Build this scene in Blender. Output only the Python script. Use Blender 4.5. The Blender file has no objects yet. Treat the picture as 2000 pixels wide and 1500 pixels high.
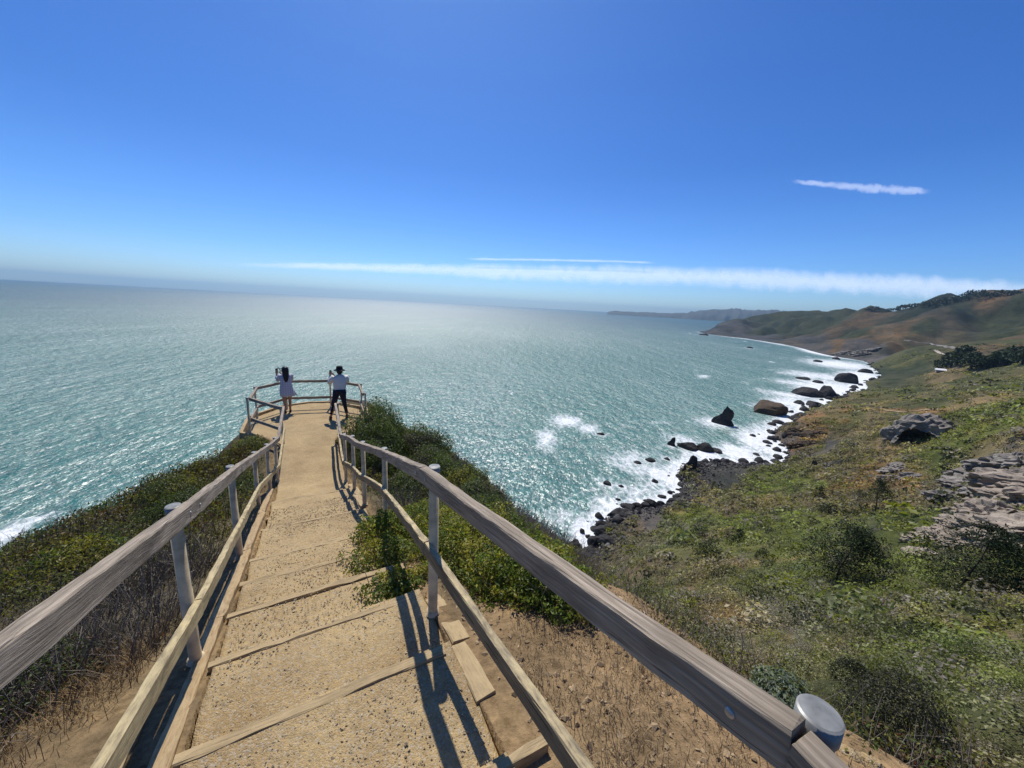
import bpy, bmesh, math, random
import numpy as np
from mathutils import Vector, Matrix
random.seed(7); RNG=np.random.default_rng(11)
R=math.radians
H=80.0                                   # eye height above the sea
F_PX=722.0; PITCH=R(12.0); ROLL=math.atan(0.0555)
SUN_AZ=R(-16.0); SUN_EL=R(56.0)
SUN=5.0; SKY=.10; HAZE=6.5e-5; SEAR=(.47,.565,.13)
SC=bpy.context.scene; COL=SC.collection

# ------------------------------------------------------------------ site survey: sight lines -> world
def ray(u,v):
    x=(u-1000)/F_PX; y=(v-750)/F_PX
    c,s=math.cos(ROLL),math.sin(ROLL); xr=x*c+y*s; yr=-x*s+y*c
    cp,sp=math.cos(PITCH),math.sin(PITCH)
    return np.array([xr,cp-yr*sp,-(yr*cp+sp)])
def rt(u,v):
    r=ray(u,v); h=math.hypot(r[0],r[1]); return math.atan2(r[0],r[1]), r[2]/h
D=np.array([-.505,.863]); D/=np.linalg.norm(D); N=np.array([D[1],-D[0]])
def W(t,n,z=0.0): return Vector((t*D[0]+n*N[0], t*D[1]+n*N[1], z+H))
ROT=math.atan2(D[1],D[0])               # heading of the walk

# ------------------------------------------------------------------ numpy noise
def _h(ix,iy,s):
    n=(ix*374761393+iy*668265263+s*1442695041)&0xffffffff
    n=((n^(n>>13))*1274126177)&0xffffffff
    return ((n^(n>>16))&0xffff)/65535.0
def vn(x,y,s=0):
    x=np.asarray(x,float); y=np.asarray(y,float)
    ix=np.floor(x).astype(np.int64); iy=np.floor(y).astype(np.int64); fx=x-ix; fy=y-iy
    fx=fx*fx*(3-2*fx); fy=fy*fy*(3-2*fy)
    a=_h(ix,iy,s);b=_h(ix+1,iy,s);c=_h(ix,iy+1,s);d=_h(ix+1,iy+1,s)
    return (a*(1-fx)+b*fx)*(1-fy)+(c*(1-fx)+d*fx)*fy
def fbm(x,y,s=0,o=4):
    v=0;a=.5;t=0
    for i in range(o):
        v=v+a*vn(x*2**i+17.3*i,y*2**i+9.1*i,s+i); t+=a; a*=.5
    return v/t-.5
def sstep(a,b,x): t=np.clip((x-a)/(b-a),0,1); return t*t*(3-2*t)

# ------------------------------------------------------------------ ground
PT=[-6,-3,0,2.1,4.4,5.7,7.0,8.44,9.2,13,20]; PZ=[-1.45,-1.6,-1.78,-2.12,-2.83,-3.22,-3.6,-4.0,-4.09,-4.1,-4.1]
def zc(t): return np.interp(t,PT,PZ)
SHORE=[(1128,1092),(1150,1078),(1165,1060),(1180,1022),(1210,1000),(1260,992),(1310,982),(1335,960),(1325,930),(1345,912),(1390,903),(1440,906),(1480,908),(1535,897),(1535,872),(1512,848),(1540,828),(1575,803),(1620,785),(1650,770),(1690,745),(1720,735),(1703,717),(1690,706),(1640,698),(1600,690),(1560,679),(1500,668),(1450,661),(1400,655),(1365,648)]
LAND=[(2000,1500,71),(1850,1500,71),(1750,1500,72),(1500,1330,66),(2000,1300,67),(1750,1300,66),(1400,1250,57),(1300,1180,45),(1250,1120,24),(1180,1092,5),
(2000,1180,60),(1750,1180,56),(1600,1180,55),(1450,1150,42),(1550,1080,38),(1400,1050,22),(1310,1020,6),(1250,1025,4.5),(1700,1050,44),(1850,1080,52),(2000,1060,56),
(1500,980,16),(1620,960,24),(1450,935,4),(1560,905,6),(1700,920,30),(1850,960,42),(2000,950,52),(1900,900,46),(2000,880,52),(1700,860,28),(1800,880,36),
(1620,860,10),(1560,832,9),(1800,810,30),(1900,830,46),(2000,830,56),(1700,790,14),(1900,770,40),(2000,780,48),(1760,750,10),(1850,740,26),(2000,735,46),
(1850,718,33),(1930,715,45),(1780,727,21),(1900,700,44),(1960,690,55),(1850,702,36),(1760,702,26),(1950,745,42),(1800,752,20),(1750,715,16),(1830,690,30),(2000,700,50),(1720,692,16)]
HILL=[(2000,650,1250),(2000,600,1700),(2000,566,2000),(1850,640,1500),(1850,585,2100),(1700,598,2300),(1600,606,2500),(1500,613,2500),(1430,625,2380),(1390,638,2300),
(1650,650,1600),(1550,650,2000),(1750,660,1300),(1600,672,1500),(1460,645,2150),(1900,572,2050),(1950,620,1600),(1750,620,1900),(1800,677,1130),(1900,668,1130),(2000,677,960)]
SEA=[(1110,1060),(1150,1020),(1200,960),(1300,940),(1280,880),(1400,870),(1470,855),(1480,885),(1500,820),(1450,780),(1560,770),(1600,745),(1650,722),(1600,707),(1500,690),(1400,670),(1330,655),(1300,640),(1100,900),(1100,700),(1300,700),(1300,800),(1000,900),(1000,700)]
cp=[];cf=[]
for u,v in SHORE:
    a,t=rt(u,v); cp.append((a,math.log(-H/t))); cf.append(0.0)
for u,v,z in LAND:
    a,t=rt(u,v); r=(H-z)/-t; cp.append((a,math.log(r))); cf.append(z/r)
for u,v,r in HILL:
    a,t=rt(u,v); cp.append((a,math.log(r))); cf.append(t+H/r)
    if t>-.005 and v<640:
        cp.append((a,math.log(r*1.35))); cf.append(t+H/r/1.35-.05)
for u,v in SEA:
    a,t=rt(u,v); cp.append((a,math.log(-H/t))); cf.append(-.06)
for a,r in [(6,70),(6,130),(6,300),(2,100),(2,800),(8,100),(22,4000),(10,2500),(30,3600)]:
    cp.append((R(a),math.log(r))); cf.append(-.08)
for a,r,z in [(75,10,71),(80,40,62),(75,100,60),(70,250,70),(68,700,80),(65,2000,260),(110,30,70)]:
    cp.append((R(a),math.log(r))); cf.append(z/r)
cp=np.array(cp); cf=np.array(cf); KS=np.array([2.2,1.0]); cps=cp*KS
def _tp(d2): return np.where(d2>1e-12, .5*d2*np.log(np.maximum(d2,1e-12)),0)
n_=len(cps); A=np.zeros((n_+3,n_+3)); A[:n_,:n_]=_tp(((cps[:,None]-cps[None])**2).sum(-1))+np.eye(n_)*2e-4
A[:n_,n_]=1;A[:n_,n_+1:]=cps;A[n_,:n_]=1;A[n_+1:,:n_]=cps.T
RW=np.linalg.solve(A,np.concatenate([cf,np.zeros(3)]))
def zfar(x,y):
    az=np.arctan2(x,y); r=np.hypot(x,y)+1e-6; q=np.stack([az.ravel(),np.log(r.ravel())],1)*KS
    out=np.zeros(len(q))
    for i in range(0,len(q),20000):
        b=q[i:i+20000]; out[i:i+20000]=_tp(((b[:,None]-cps[None])**2).sum(-1))@RW[:n_]+RW[n_]+b@RW[n_+1:]
    z=out.reshape(az.shape)*r
    z=np.where(az<R(5),-14,z); z=z+(-14-z)*sstep(R(10),R(5),az)
    z=z+(-20-z)*sstep(3000,4200,r)
    g=fbm(x/(9+r*.05),y/(9+r*.05),3,5)
    z=z-np.where(r>350,sstep(350,800,r)*np.clip(z/25,0,1)*(.5-np.abs(fbm(x/260,y/260,7,4)))*-1*0+sstep(350,800,r)*np.clip(z/30,0,1)*np.clip(.16-np.abs(fbm(x/230+.3*fbm(x/90,y/90,9,2),y/230,7,4)),0,1)*r*.13,0)
    return z+g*np.clip(z,0,60)*.085*np.clip(r/40,.4,2.2)+np.where(z>0,fbm(x/3.1,y/3.1,5,3)*.5*np.clip(r/40,.2,2.0),0)
def crestL(t): return np.interp(t,[-5,0,6,9,11.0,12.0,12.6,17],[6,4.6,4.2,3.8,2.7,1.6,1.05,1.0])
def crestR(t): return np.interp(t,[-5,0,1,2.3,4.2,5.8,9,12,14,17],[3,1.95,1.75,1.9,2.3,2.7,3.2,3.0,2.4,2.1])
def znear(x,y):
    t=x*D[0]+y*D[1]; n=x*N[0]+y*N[1]; z=zc(t)
    eL=np.maximum(0,-n-crestL(t)); eR=np.maximum(0,n-crestR(t)); eT=np.maximum(0,t-15.6)*1.4
    e=np.sqrt(np.maximum(eL,eR)**2+eT**2)
    k=.7*(1-.75*sstep(11,12.4,t)); drop=1.15*e-k*(1-np.exp(-e/.8))
    vegR=sstep(1.7,2.6,t)*sstep(.8,1.8,n)*sstep(15,13,t); vegL=sstep(-.9,-2.2,n)*sstep(1.5,3,t)*sstep(14,12.5,t)
    z=z-drop-.35*vegR-.28*vegL
    amp=sstep(.8,1.5,np.abs(n))
    return z+H+amp*fbm(x*1.3,y*1.3,8,4)*.16+fbm(x*6,y*6,12,3)*.02+np.minimum(e,6)*fbm(x*.5,y*.5,31,4)*.5
PLAT=[(11.6,-.70),(12.4,-1.2),(12.75,-1.62),(14.4,-1.58),(15.5,-.7),(15.75,.2),(15.6,.95),(14.4,2.05),(12.4,2.0),(11.6,1.05)]
def halfw(t,side):
    xs=[-3,11.4,12.4,12.8,14.3,15.4,15.7]
    return np.interp(t,xs,[.56,.60,1.2,1.52,1.48,.65,.1]) if side<0 else np.interp(t,xs,[.68,.80,1.75,1.9,1.85,1.0,.75])
def height(x,y):
    x=np.asarray(x,float); y=np.asarray(y,float)
    a=znear(x,y); b=zfar(x,y)
    h=np.maximum(a,b)
    t=x*D[0]+y*D[1]; n=x*N[0]+y*N[1]
    inside=(t>-3)&(t<15.7)&(n>-halfw(t,-1)+.02)&(n<halfw(t,1)-.02)
    return np.where(inside,zc(t)+H-.16,h)
def hgt(x,y): return float(height(np.array([x]),np.array([y]))[0])
RS=np.exp(np.linspace(math.log(1.2),math.log(3500),1500))
def hit(u,v,rmin=1.2):
    az,t=rt(u,v); rs=RS[RS>rmin]; h=height(rs*math.sin(az),rs*math.cos(az)); zr=H+t*rs
    k=np.argmax(h>zr)
    if not h[k]>zr[k]: k=np.argmax(h-zr)
    r=rs[k]; return r*math.sin(az), r*math.cos(az), h[k], r
def seahit(u,v):
    az,t=rt(u,v); r=-H/t; return r*math.sin(az), r*math.cos(az), r

# ------------------------------------------------------------------ tagging and mesh helpers
def tag(o,label=None,cat=None,group=None,kind=None):
    if label: o['label']=label
    if cat: o['category']=cat
    if group: o['group']=group
    if kind: o['kind']=kind
    return o
def link(o,parent=None):
    COL.objects.link(o)
    if parent is not None: o.parent=parent
    return o
def empty(name,loc,rz=0.0):
    o=bpy.data.objects.new(name,None); o.location=loc; o.rotation_euler=(0,0,rz); o.empty_display_size=.2
    return link(o)
def npmesh(name,V,Fc,mat,parent=None,cols=None,smooth=False,uni=None):
    V=np.asarray(V,np.float32); Fc=np.asarray(Fc,np.int32); k=Fc.shape[1]
    m=bpy.data.meshes.new(name); m.vertices.add(len(V)); m.vertices.foreach_set('co',V.ravel())
    m.loops.add(Fc.size); m.loops.foreach_set('vertex_index',Fc.ravel())
    m.polygons.add(len(Fc)); m.polygons.foreach_set('loop_start',np.arange(0,Fc.size,k,dtype=np.int32))
    m.polygons.foreach_set('loop_total',np.full(len(Fc),k,np.int32))
    m.polygons.foreach_set('use_smooth',np.full(len(Fc),smooth,bool))
    if cols is not None:
        a=m.attributes.new('col','FLOAT_COLOR','POINT'); c=np.ones((len(V),4),np.float32); c[:,:3]=cols; a.data.foreach_set('color',c.ravel())
    if uni:
        for nm,val in uni.items():
            a=m.attributes.new(nm,'FLOAT','POINT'); a.data.foreach_set('value',np.asarray(val,np.float32).ravel())
    m.update(calc_edges=True); m.validate()
    if mat: m.materials.append(mat)
    return link(bpy.data.objects.new(name,m),parent)
def bmobj(name,bm,mat,parent=None,smooth=False):
    m=bpy.data.meshes.new(name); bm.to_mesh(m); bm.free()
    for p in m.polygons: p.use_smooth=smooth
    if mat: m.materials.append(mat)
    return link(bpy.data.objects.new(name,m),parent)
def gridfaces(nr,nc):
    i=np.arange(nr-1)[:,None]*nc+np.arange(nc-1)[None]; return np.stack([i,i+1,i+nc+1,i+nc],-1).reshape(-1,4)

# ------------------------------------------------------------------ materials
def newmat(name):
    m=bpy.data.materials.new(name); m.use_nodes=True; nt=m.node_tree; nt.nodes.clear()
    out=nt.nodes.new('ShaderNodeOutputMaterial'); b=nt.nodes.new('ShaderNodeBsdfPrincipled'); nt.links.new(b.outputs[0],out.inputs[0])
    return m,nt,b,out
def nd(nt,t,**kw):
    n=nt.nodes.new(t)
    for k,v in kw.items():
        if k in n.inputs: n.inputs[k].default_value=v
        else: setattr(n,k,v)
    return n
def noise(nt,vec,scale,detail=4,rough=.55):
    n=nd(nt,'ShaderNodeTexNoise'); n.inputs['Scale'].default_value=scale; n.inputs['Detail'].default_value=detail; n.inputs['Roughness'].default_value=rough
    if vec is not None: nt.links.new(vec,n.inputs['Vector'])
    return n.outputs['Fac']
def ramp(nt,fac,stops):
    r=nd(nt,'ShaderNodeValToRGB'); e=r.color_ramp.elements
    while len(e)<len(stops): e.new(.5)
    for el,(p,c) in zip(e,stops): el.position=p; el.color=(*c,1) if len(c)==3 else c
    nt.links.new(fac,r.inputs[0]); return r.outputs[0]
def mapv(nt,vec,scale=(1,1,1),rot=(0,0,0)):
    m=nd(nt,'ShaderNodeMapping'); m.inputs['Scale'].default_value=scale; m.inputs['Rotation'].default_value=rot
    nt.links.new(vec,m.inputs['Vector']); return m.outputs[0]
def mix(nt,fac,a,b,mode='MIX'):
    m=nd(nt,'ShaderNodeMix',data_type='RGBA',blend_type=mode)
    for s,x in ((0,fac),(6,a),(7,b)):
        if hasattr(x,'links') or hasattr(x,'is_linked'): nt.links.new(x,m.inputs[s])
        else: m.inputs[s].default_value=x if s==0 else ((*x,1) if len(x)==3 else x)
    return m.outputs[2]
def math_(nt,op,a,b=None,clamp=False):
    m=nd(nt,'ShaderNodeMath',operation=op,use_clamp=clamp)
    for i,x in enumerate((a,b)):
        if x is None: continue
        if hasattr(x,'is_linked'): nt.links.new(x,m.inputs[i])
        else: m.inputs[i].default_value=x
    return m.outputs[0]
def bump(nt,b,h,strength=.5,dist=.02):
    n=nd(nt,'ShaderNodeBump'); n.inputs['Strength'].default_value=strength; n.inputs['Distance'].default_value=dist
    nt.links.new(h,n.inputs['Height']); nt.links.new(n.outputs[0],b.inputs['Normal'])
def objco(nt): return nd(nt,'ShaderNodeTexCoord').outputs['Object']
def plain(name,col,rough=.6,var=.25,scale=20,metal=0,bmp=0):
    m,nt,b,o=newmat(name); co=objco(nt); f=noise(nt,co,scale,5)
    c=ramp(nt,f,[(.3,tuple(x*(1-var) for x in col)),(.7,tuple(min(1,x*(1+var)) for x in col))])
    nt.links.new(c,b.inputs['Base Color']); b.inputs['Roughness'].default_value=rough; b.inputs['Metallic'].default_value=metal
    b.inputs['Specular IOR Level'].default_value=.3
    if bmp: bump(nt,b,f,.6,bmp)
    return m
def wood(name,dark,mid,light,lichen=None,lam=.5,top=False):
    m,nt,b,o=newmat(name); co=objco(nt)
    w=noise(nt,mapv(nt,co,(1.2,5,5)),1.0,3); 
    off=nd(nt,'ShaderNodeVectorMath',operation='MULTIPLY_ADD'); nt.links.new(w,off.inputs[0]); off.inputs[1].default_value=(0,.06,.06); nt.links.new(co,off.inputs[2])
    g=noise(nt,mapv(nt,off.outputs[0],(3.0,110,110)),1.0,4,.65)
    c=ramp(nt,g,[(.25,dark),(.5,mid),(.75,light)])
    ck=noise(nt,mapv(nt,off.outputs[0],(1.6,95,95)),1.0,2,.4); c=mix(nt,math_(nt,'MULTIPLY',ramp(nt,ck,[(.66,(0,0,0)),(.70,(1,1,1))]),.8),c,tuple(x*.25 for x in dark))
    bl=noise(nt,mapv(nt,co,(2.5,14,14)),1.0,4)
    c=mix(nt,ramp(nt,bl,[(.42,(0,0,0)),(.72,(1,1,1))]),c,tuple(x*.5 for x in mid)); st=noise(nt,mapv(nt,co,(1.1,4,4)),1.0,3); c=mix(nt,1.0,c,ramp(nt,st,[(.3,(.7,.68,.66)),(.7,(1.2,1.17,1.12))]),'MULTIPLY')
    if lichen:
        l=noise(nt,mapv(nt,co,(9,30,30)),1.0,6,.7); lm=ramp(nt,l,[(.5-lam*.2,(0,0,0)),(.62,(1,1,1))])
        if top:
            gz=nd(nt,'ShaderNodeSeparateXYZ'); nt.links.new(nd(nt,'ShaderNodeNewGeometry').outputs['Normal'],gz.inputs[0]); lm=math_(nt,'MULTIPLY',lm,ramp(nt,gz.outputs[2],[(.45,(0,0,0)),(.8,(1,1,1))]))  # lichen colour only on upward faces, so sides stay dark as if shaded
        c=mix(nt,lm,c,lichen)
    nt.links.new(c,b.inputs['Base Color']); b.inputs['Roughness'].default_value=.75; b.inputs['Specular IOR Level'].default_value=.35
    bump(nt,b,g,.9,.006); return m
M={}
M['rail']=wood('weathered_wood',(.11,.088,.066),(.34,.28,.21),(.56,.48,.39))
M['lower']=wood('lichen_wood',(.17,.135,.075),(.36,.29,.17),(.50,.42,.26),(.50,.40,.21),.8)
M['lower_shaded']=wood('lichen_wood_shaded_side',(.10,.085,.06),(.22,.185,.125),(.34,.29,.20),(.52,.41,.22),.9,True)  # shaded copy of the lichen wood: shade painted into darker sides
M['timber']=wood('step_timber',(.22,.14,.065),(.40,.27,.13),(.55,.40,.21),(.40,.29,.15),.5)
M['step']=wood('dusty_timber',(.22,.155,.08),(.38,.28,.145),(.50,.38,.21),(.41,.30,.155),1.0)
M['post']=plain('painted_steel',(.60,.47,.28),.7,.35,9,0,.001)
M['cap']=plain('cap_steel',(.22,.22,.205),.45,.35,26,.2)
M['bolt']=plain('bolt_steel',(.4,.39,.37),.4,.2,60,.6)
M['skin']=plain('skin',(.36,.19,.12),.5,.08,20)
M['hair']=plain('dark_hair',(.012,.010,.012),.45,.4,60)
M['shirt']=None
M['sweater']=plain('off_white_knit',(.62,.60,.56),.85,.07,90,0,.002)
M['pants']=plain('navy_cloth',(.012,.014,.03),.8,.25,40)
M['shoe']=plain('brown_leather',(.06,.035,.02),.5,.2,30)
M['sandal']=plain('dark_sandal',(.02,.015,.014),.5,.2,30)
M['hat']=plain('black_felt',(.010,.010,.011),.85,.3,50)
M['phone']=plain('black_glass',(.01,.01,.012),.2,.1,30)
m,nt,b,o=newmat('plaid_cotton'); co=objco(nt); M['shirt']=m
sx=nd(nt,'ShaderNodeTexWave',wave_type='BANDS',bands_direction='X'); sx.inputs['Scale'].default_value=4.5; nt.links.new(co,sx.inputs['Vector'])
sz=nd(nt,'ShaderNodeTexWave',wave_type='BANDS',bands_direction='Z'); sz.inputs['Scale'].default_value=4.5; nt.links.new(co,sz.inputs['Vector'])
c=mix(nt,ramp(nt,sx.outputs[1],[(.7,(0,0,0)),(.9,(.5,.5,.5))]),(.50,.50,.55),(.25,.27,.37)); c=mix(nt,ramp(nt,sz.outputs[1],[(.7,(0,0,0)),(.9,(.5,.5,.5))]),c,(.22,.25,.38))
nt.links.new(c,b.inputs['Base Color']); b.inputs['Roughness'].default_value=.85
# leaves and twigs: colour carried per leaf
def leafmat(name,trans=.35,rough=.5,spec=.35):
    m,nt,b,o=newmat(name); a=nd(nt,'ShaderNodeAttribute',attribute_name='col')
    nt.links.new(a.outputs['Color'],b.inputs['Base Color']); b.inputs['Roughness'].default_value=rough; b.inputs['Specular IOR Level'].default_value=spec
    if trans:
        t=nd(nt,'ShaderNodeBsdfTranslucent'); nt.links.new(mix(nt,1.0,a.outputs['Color'],(1.15,1.2,.6),'MULTIPLY'),t.inputs[0])
        ms=nd(nt,'ShaderNodeMixShader'); ms.inputs[0].default_value=trans; nt.links.new(b.outputs[0],ms.inputs[1]); nt.links.new(t.outputs[0],ms.inputs[2]); nt.links.new(ms.outputs[0],o.inputs[0])
    return m
M['leaf']=leafmat('leaf',.45); M['twig']=leafmat('dry_twig',.0,.8,.2); M['needle']=leafmat('needle',.2,.6,.2)
M['bark']=plain('bark',(.09,.07,.055),.9,.4,8,0,.02)
# stone
def rockmat(name,a,b_,c_,scale=1.0,dist=.25):
    m,nt,b,o=newmat(name); co=objco(nt)
    n1=noise(nt,mapv(nt,co,(1,1,1.8),(.3,.2,0)),.45*scale,8,.65); n2=noise(nt,co,2.2*scale,6,.7)
    v=nd(nt,'ShaderNodeTexVoronoi',feature='DISTANCE_TO_EDGE'); v.inputs['Scale'].default_value=.9*scale; nt.links.new(mapv(nt,co,(1,1,2.2),(.5,.3,.2)),v.inputs['Vector'])
    c=ramp(nt,n1,[(.33,a),(.5,b_),(.68,c_)]); c=mix(nt,.45,c,ramp(nt,n2,[(.3,a),(.7,c_)]))
    c=mix(nt,ramp(nt,v.outputs[0],[(0,(.35,.35,.35)),(.03,(0,0,0))]),c,tuple(x*.35 for x in a))
    nt.links.new(c,b.inputs['Base Color']); b.inputs['Roughness'].default_value=.85; b.inputs['Specular IOR Level'].default_value=.25
    bump(nt,b,math_(nt,'ADD',n1,math_(nt,'MULTIPLY',n2,.5)),.9,dist); return m
M['wetrock']=rockmat('dark_wet_rock',(.012,.012,.014),(.03,.028,.027),(.065,.058,.05),1.0)
M['brownrock']=rockmat('brown_topped_rock',(.03,.022,.016),(.07,.048,.03),(.13,.085,.045),.6)
M['palerock']=rockmat('pale_cliff_rock',(.15,.118,.088),(.28,.228,.175),(.43,.36,.285),.35,.5)
M['greyrock']=rockmat('grey_cliff_rock',(.11,.098,.085),(.20,.175,.15),(.30,.265,.225),.25,.5)
# ground: mapped colour of each place broken up by scrub-sized and grain-sized texture
m,nt,b,o=newmat('hillside'); co=objco(nt); M['terrain']=m
a=nd(nt,'ShaderNodeAttribute',attribute_name='col').outputs['Color']
n1=noise(nt,co,.12,6,.7); n2=noise(nt,co,1.1,6,.7); n3=noise(nt,co,16,5,.7); nf=noise(nt,co,.022,6,.68)
c=mix(nt,1.0,a,ramp(nt,n1,[(.3,(.55,.58,.55)),(.5,(1,1,1)),(.7,(1.35,1.25,1.15))]),'MULTIPLY')
c=mix(nt,1.0,c,ramp(nt,n2,[(.3,(.55,.55,.55)),(.5,(1,1,1)),(.7,(1.4,1.35,1.25))]),'MULTIPLY')
c=mix(nt,1.0,c,ramp(nt,n3,[(.3,(.6,.58,.55)),(.5,(1,1,1)),(.7,(1.35,1.33,1.3))]),'MULTIPLY')
c=mix(nt,1.0,c,ramp(nt,nf,[(.36,(.55,.62,.58)),(.5,(1,1,1)),(.64,(1.45,1.3,1.15))]),'MULTIPLY')
nt.links.new(c,b.inputs['Base Color']); b.inputs['Roughness'].default_value=.95; b.inputs['Specular IOR Level'].default_value=.1
b1=nd(nt,'ShaderNodeBump'); b1.inputs['Distance'].default_value=1.2; b1.inputs['Strength'].default_value=.35; nt.links.new(n1,b1.inputs['Height'])
b2=nd(nt,'ShaderNodeBump'); b2.inputs['Distance'].default_value=.03; b2.inputs['Strength'].default_value=.8; nt.links.new(n3,b2.inputs['Height']); nt.links.new(b1.outputs[0],b2.inputs['Normal'])
nt.links.new(b2.outputs[0],b.inputs['Normal'])
# trodden path
m,nt,b,o=newmat('trodden_gravel'); co=objco(nt); M['path']=m
n1=noise(nt,co,1.6,5,.6); n2=noise(nt,co,26,6,.75); v=nd(nt,'ShaderNodeTexVoronoi'); v.inputs['Scale'].default_value=120; nt.links.new(co,v.inputs['Vector'])
v2=nd(nt,'ShaderNodeTexVoronoi'); v2.inputs['Scale'].default_value=260; nt.links.new(co,v2.inputs['Vector'])
c=ramp(nt,n1,[(.3,(.30,.205,.10)),(.5,(.39,.28,.14)),(.7,(.46,.335,.165))])
c=mix(nt,1.0,c,ramp(nt,n2,[(.25,(.62,.62,.64)),(.5,(1,1,1)),(.75,(1.3,1.28,1.25))]),'MULTIPLY')
hs=nd(nt,'ShaderNodeSeparateColor'); nt.links.new(v.outputs['Color'],hs.inputs[0])
c=mix(nt,math_(nt,'MULTIPLY',math_(nt,'GREATER_THAN',hs.outputs[0],.80),.55),c,(.42,.37,.29)); c=mix(nt,math_(nt,'MULTIPLY',math_(nt,'GREATER_THAN',hs.outputs[1],.84),.5),c,(.27,.195,.11))
nt.links.new(c,b.inputs['Base Color']); b.inputs['Roughness'].default_value=.95; b.inputs['Specular IOR Level'].default_value=.12
bump(nt,b,math_(nt,'ADD',n2,math_(nt,'ADD',math_(nt,'MULTIPLY',v.outputs[0],-.5),math_(nt,'MULTIPLY',v2.outputs[0],-.3))),.75,.012)
M['stone']=leafmat('loose_stone',0,.9,.2)
# sea
m,nt,b,o=newmat('sea_water'); co=objco(nt); M['sea']=m
wv=mapv(nt,co,(1,.62,1),(0,0,R(25)))
big=noise(nt,mapv(nt,co,(1,.4,1),(0,0,R(68))),.04,3,.5); mid=noise(nt,wv,.14,4,.6); sm=noise(nt,mapv(nt,co,(1,.6,1),(0,0,R(15))),.62,5,.7)
def ridge(f): return math_(nt,'SUBTRACT',1.0,math_(nt,'ABSOLUTE',math_(nt,'MULTIPLY',math_(nt,'SUBTRACT',f,.5),5.0)),True)
rg=ridge(sm)
hgtn=math_(nt,'ADD',math_(nt,'MULTIPLY',big,5.0),math_(nt,'ADD',math_(nt,'MULTIPLY',mid,4.5),math_(nt,'ADD',math_(nt,'MULTIPLY',sm,1.6),math_(nt,'MULTIPLY',rg,.35))))
bn=nd(nt,'ShaderNodeBump'); bn.inputs['Distance'].default_value=1.0; bn.inputs['Strength'].default_value=.65; nt.links.new(hgtn,bn.inputs['Height'])
fo=nd(nt,'ShaderNodeAttribute',attribute_name='foam').outputs['Fac']
fn=noise(nt,mapv(nt,co,(1,.6,1),(0,0,R(30))),.30,7,.75); fn2=noise(nt,mapv(nt,co,(1,.45,1),(0,0,R(55))),.09,6,.7)
lace=nd(nt,'ShaderNodeTexVoronoi',feature='DISTANCE_TO_EDGE'); lace.inputs['Scale'].default_value=.28
lw=nd(nt,'ShaderNodeVectorMath',operation='MULTIPLY_ADD'); nt.links.new(nd(nt,'ShaderNodeTexNoise',Scale=.35,Detail=4.0).outputs['Color'],lw.inputs[0]); lw.inputs[1].default_value=(5,5,0); nt.links.new(mapv(nt,co,(1,.6,1),(0,0,R(30))),lw.inputs[2]); nt.links.new(lw.outputs[0],lace.inputs['Vector'])
web=ramp(nt,lace.outputs[0],[(0,(1,1,1)),(.16,(0,0,0))])
ff=math_(nt,'ADD',math_(nt,'MULTIPLY',fo,.62),math_(nt,'ADD',math_(nt,'MULTIPLY',math_(nt,'ADD',fn,fn2),.5),math_(nt,'MULTIPLY',web,.10)))
foam=ramp(nt,ff,[(.66,(0,0,0)),(.76,(.35,.35,.35)),(.92,(1,1,1))])
fl=noise(nt,mapv(nt,co,(1,.55,1),(0,0,R(70))),.42,4,.6); pat=noise(nt,mapv(nt,co,(1,.35,1),(0,0,R(50))),.008,5,.6)
fleck=ramp(nt,math_(nt,'ADD',math_(nt,'MULTIPLY',rg,.22),math_(nt,'ADD',fl,math_(nt,'MULTIPLY',math_(nt,'SUBTRACT',pat,.25),.5))),[(.80,(0,0,0)),(.98,(1,1,1))])  # pale flecks: small whitecaps, plus sun glints painted into the colour
cap=ramp(nt,noise(nt,mapv(nt,co,(1,.28,1),(0,0,R(62))),.10,6,.62),[(.665,(0,0,0)),(.72,(1,1,1))])
ln=nd(nt,'ShaderNodeVectorMath',operation='LENGTH'); nt.links.new(co,ln.inputs[0])
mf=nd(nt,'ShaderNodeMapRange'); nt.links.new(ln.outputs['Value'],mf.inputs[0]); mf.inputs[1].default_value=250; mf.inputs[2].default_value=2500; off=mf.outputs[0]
foam=math_(nt,'MAXIMUM',foam,math_(nt,'MAXIMUM',math_(nt,'MULTIPLY',cap,math_(nt,'SUBTRACT',.9,math_(nt,'MULTIPLY',off,.7))),math_(nt,'MULTIPLY',fleck,math_(nt,'SUBTRACT',.26,math_(nt,'MULTIPLY',off,.24)))))  # whitecaps and painted glint flecks join the foam mask
wc=ramp(nt,noise(nt,mapv(nt,co,(1,.5,1)),.006,4,.6),[(.3,(.008,.070,.058)),(.7,(.018,.096,.068))])
wc=mix(nt,ramp(nt,math_(nt,'ADD',math_(nt,'MULTIPLY',mid,.6),math_(nt,'MULTIPLY',sm,.4)),[(.40,(0,0,0)),(.66,(1,1,1))]),wc,(.040,.160,.122))
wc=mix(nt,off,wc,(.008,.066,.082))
wc=mix(nt,math_(nt,'MULTIPLY',fo,.45,True),wc,(.065,.19,.15))
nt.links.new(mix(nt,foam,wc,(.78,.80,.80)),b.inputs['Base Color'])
mr=nd(nt,'ShaderNodeMapRange'); nt.links.new(ln.outputs['Value'],mr.inputs[0]); mr.inputs[1].default_value=150; mr.inputs[2].default_value=1000; mr.inputs[3].default_value=SEAR[0]; mr.inputs[4].default_value=SEAR[1]
b.inputs['Roughness'].default_value=.7; b.inputs['Specular IOR Level'].default_value=0
gl=nd(nt,'ShaderNodeBsdfAnisotropic',distribution='BECKMANN'); nt.links.new(mr.outputs[0],gl.inputs['Roughness']); nt.links.new(bn.outputs[0],gl.inputs['Normal'])
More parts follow.
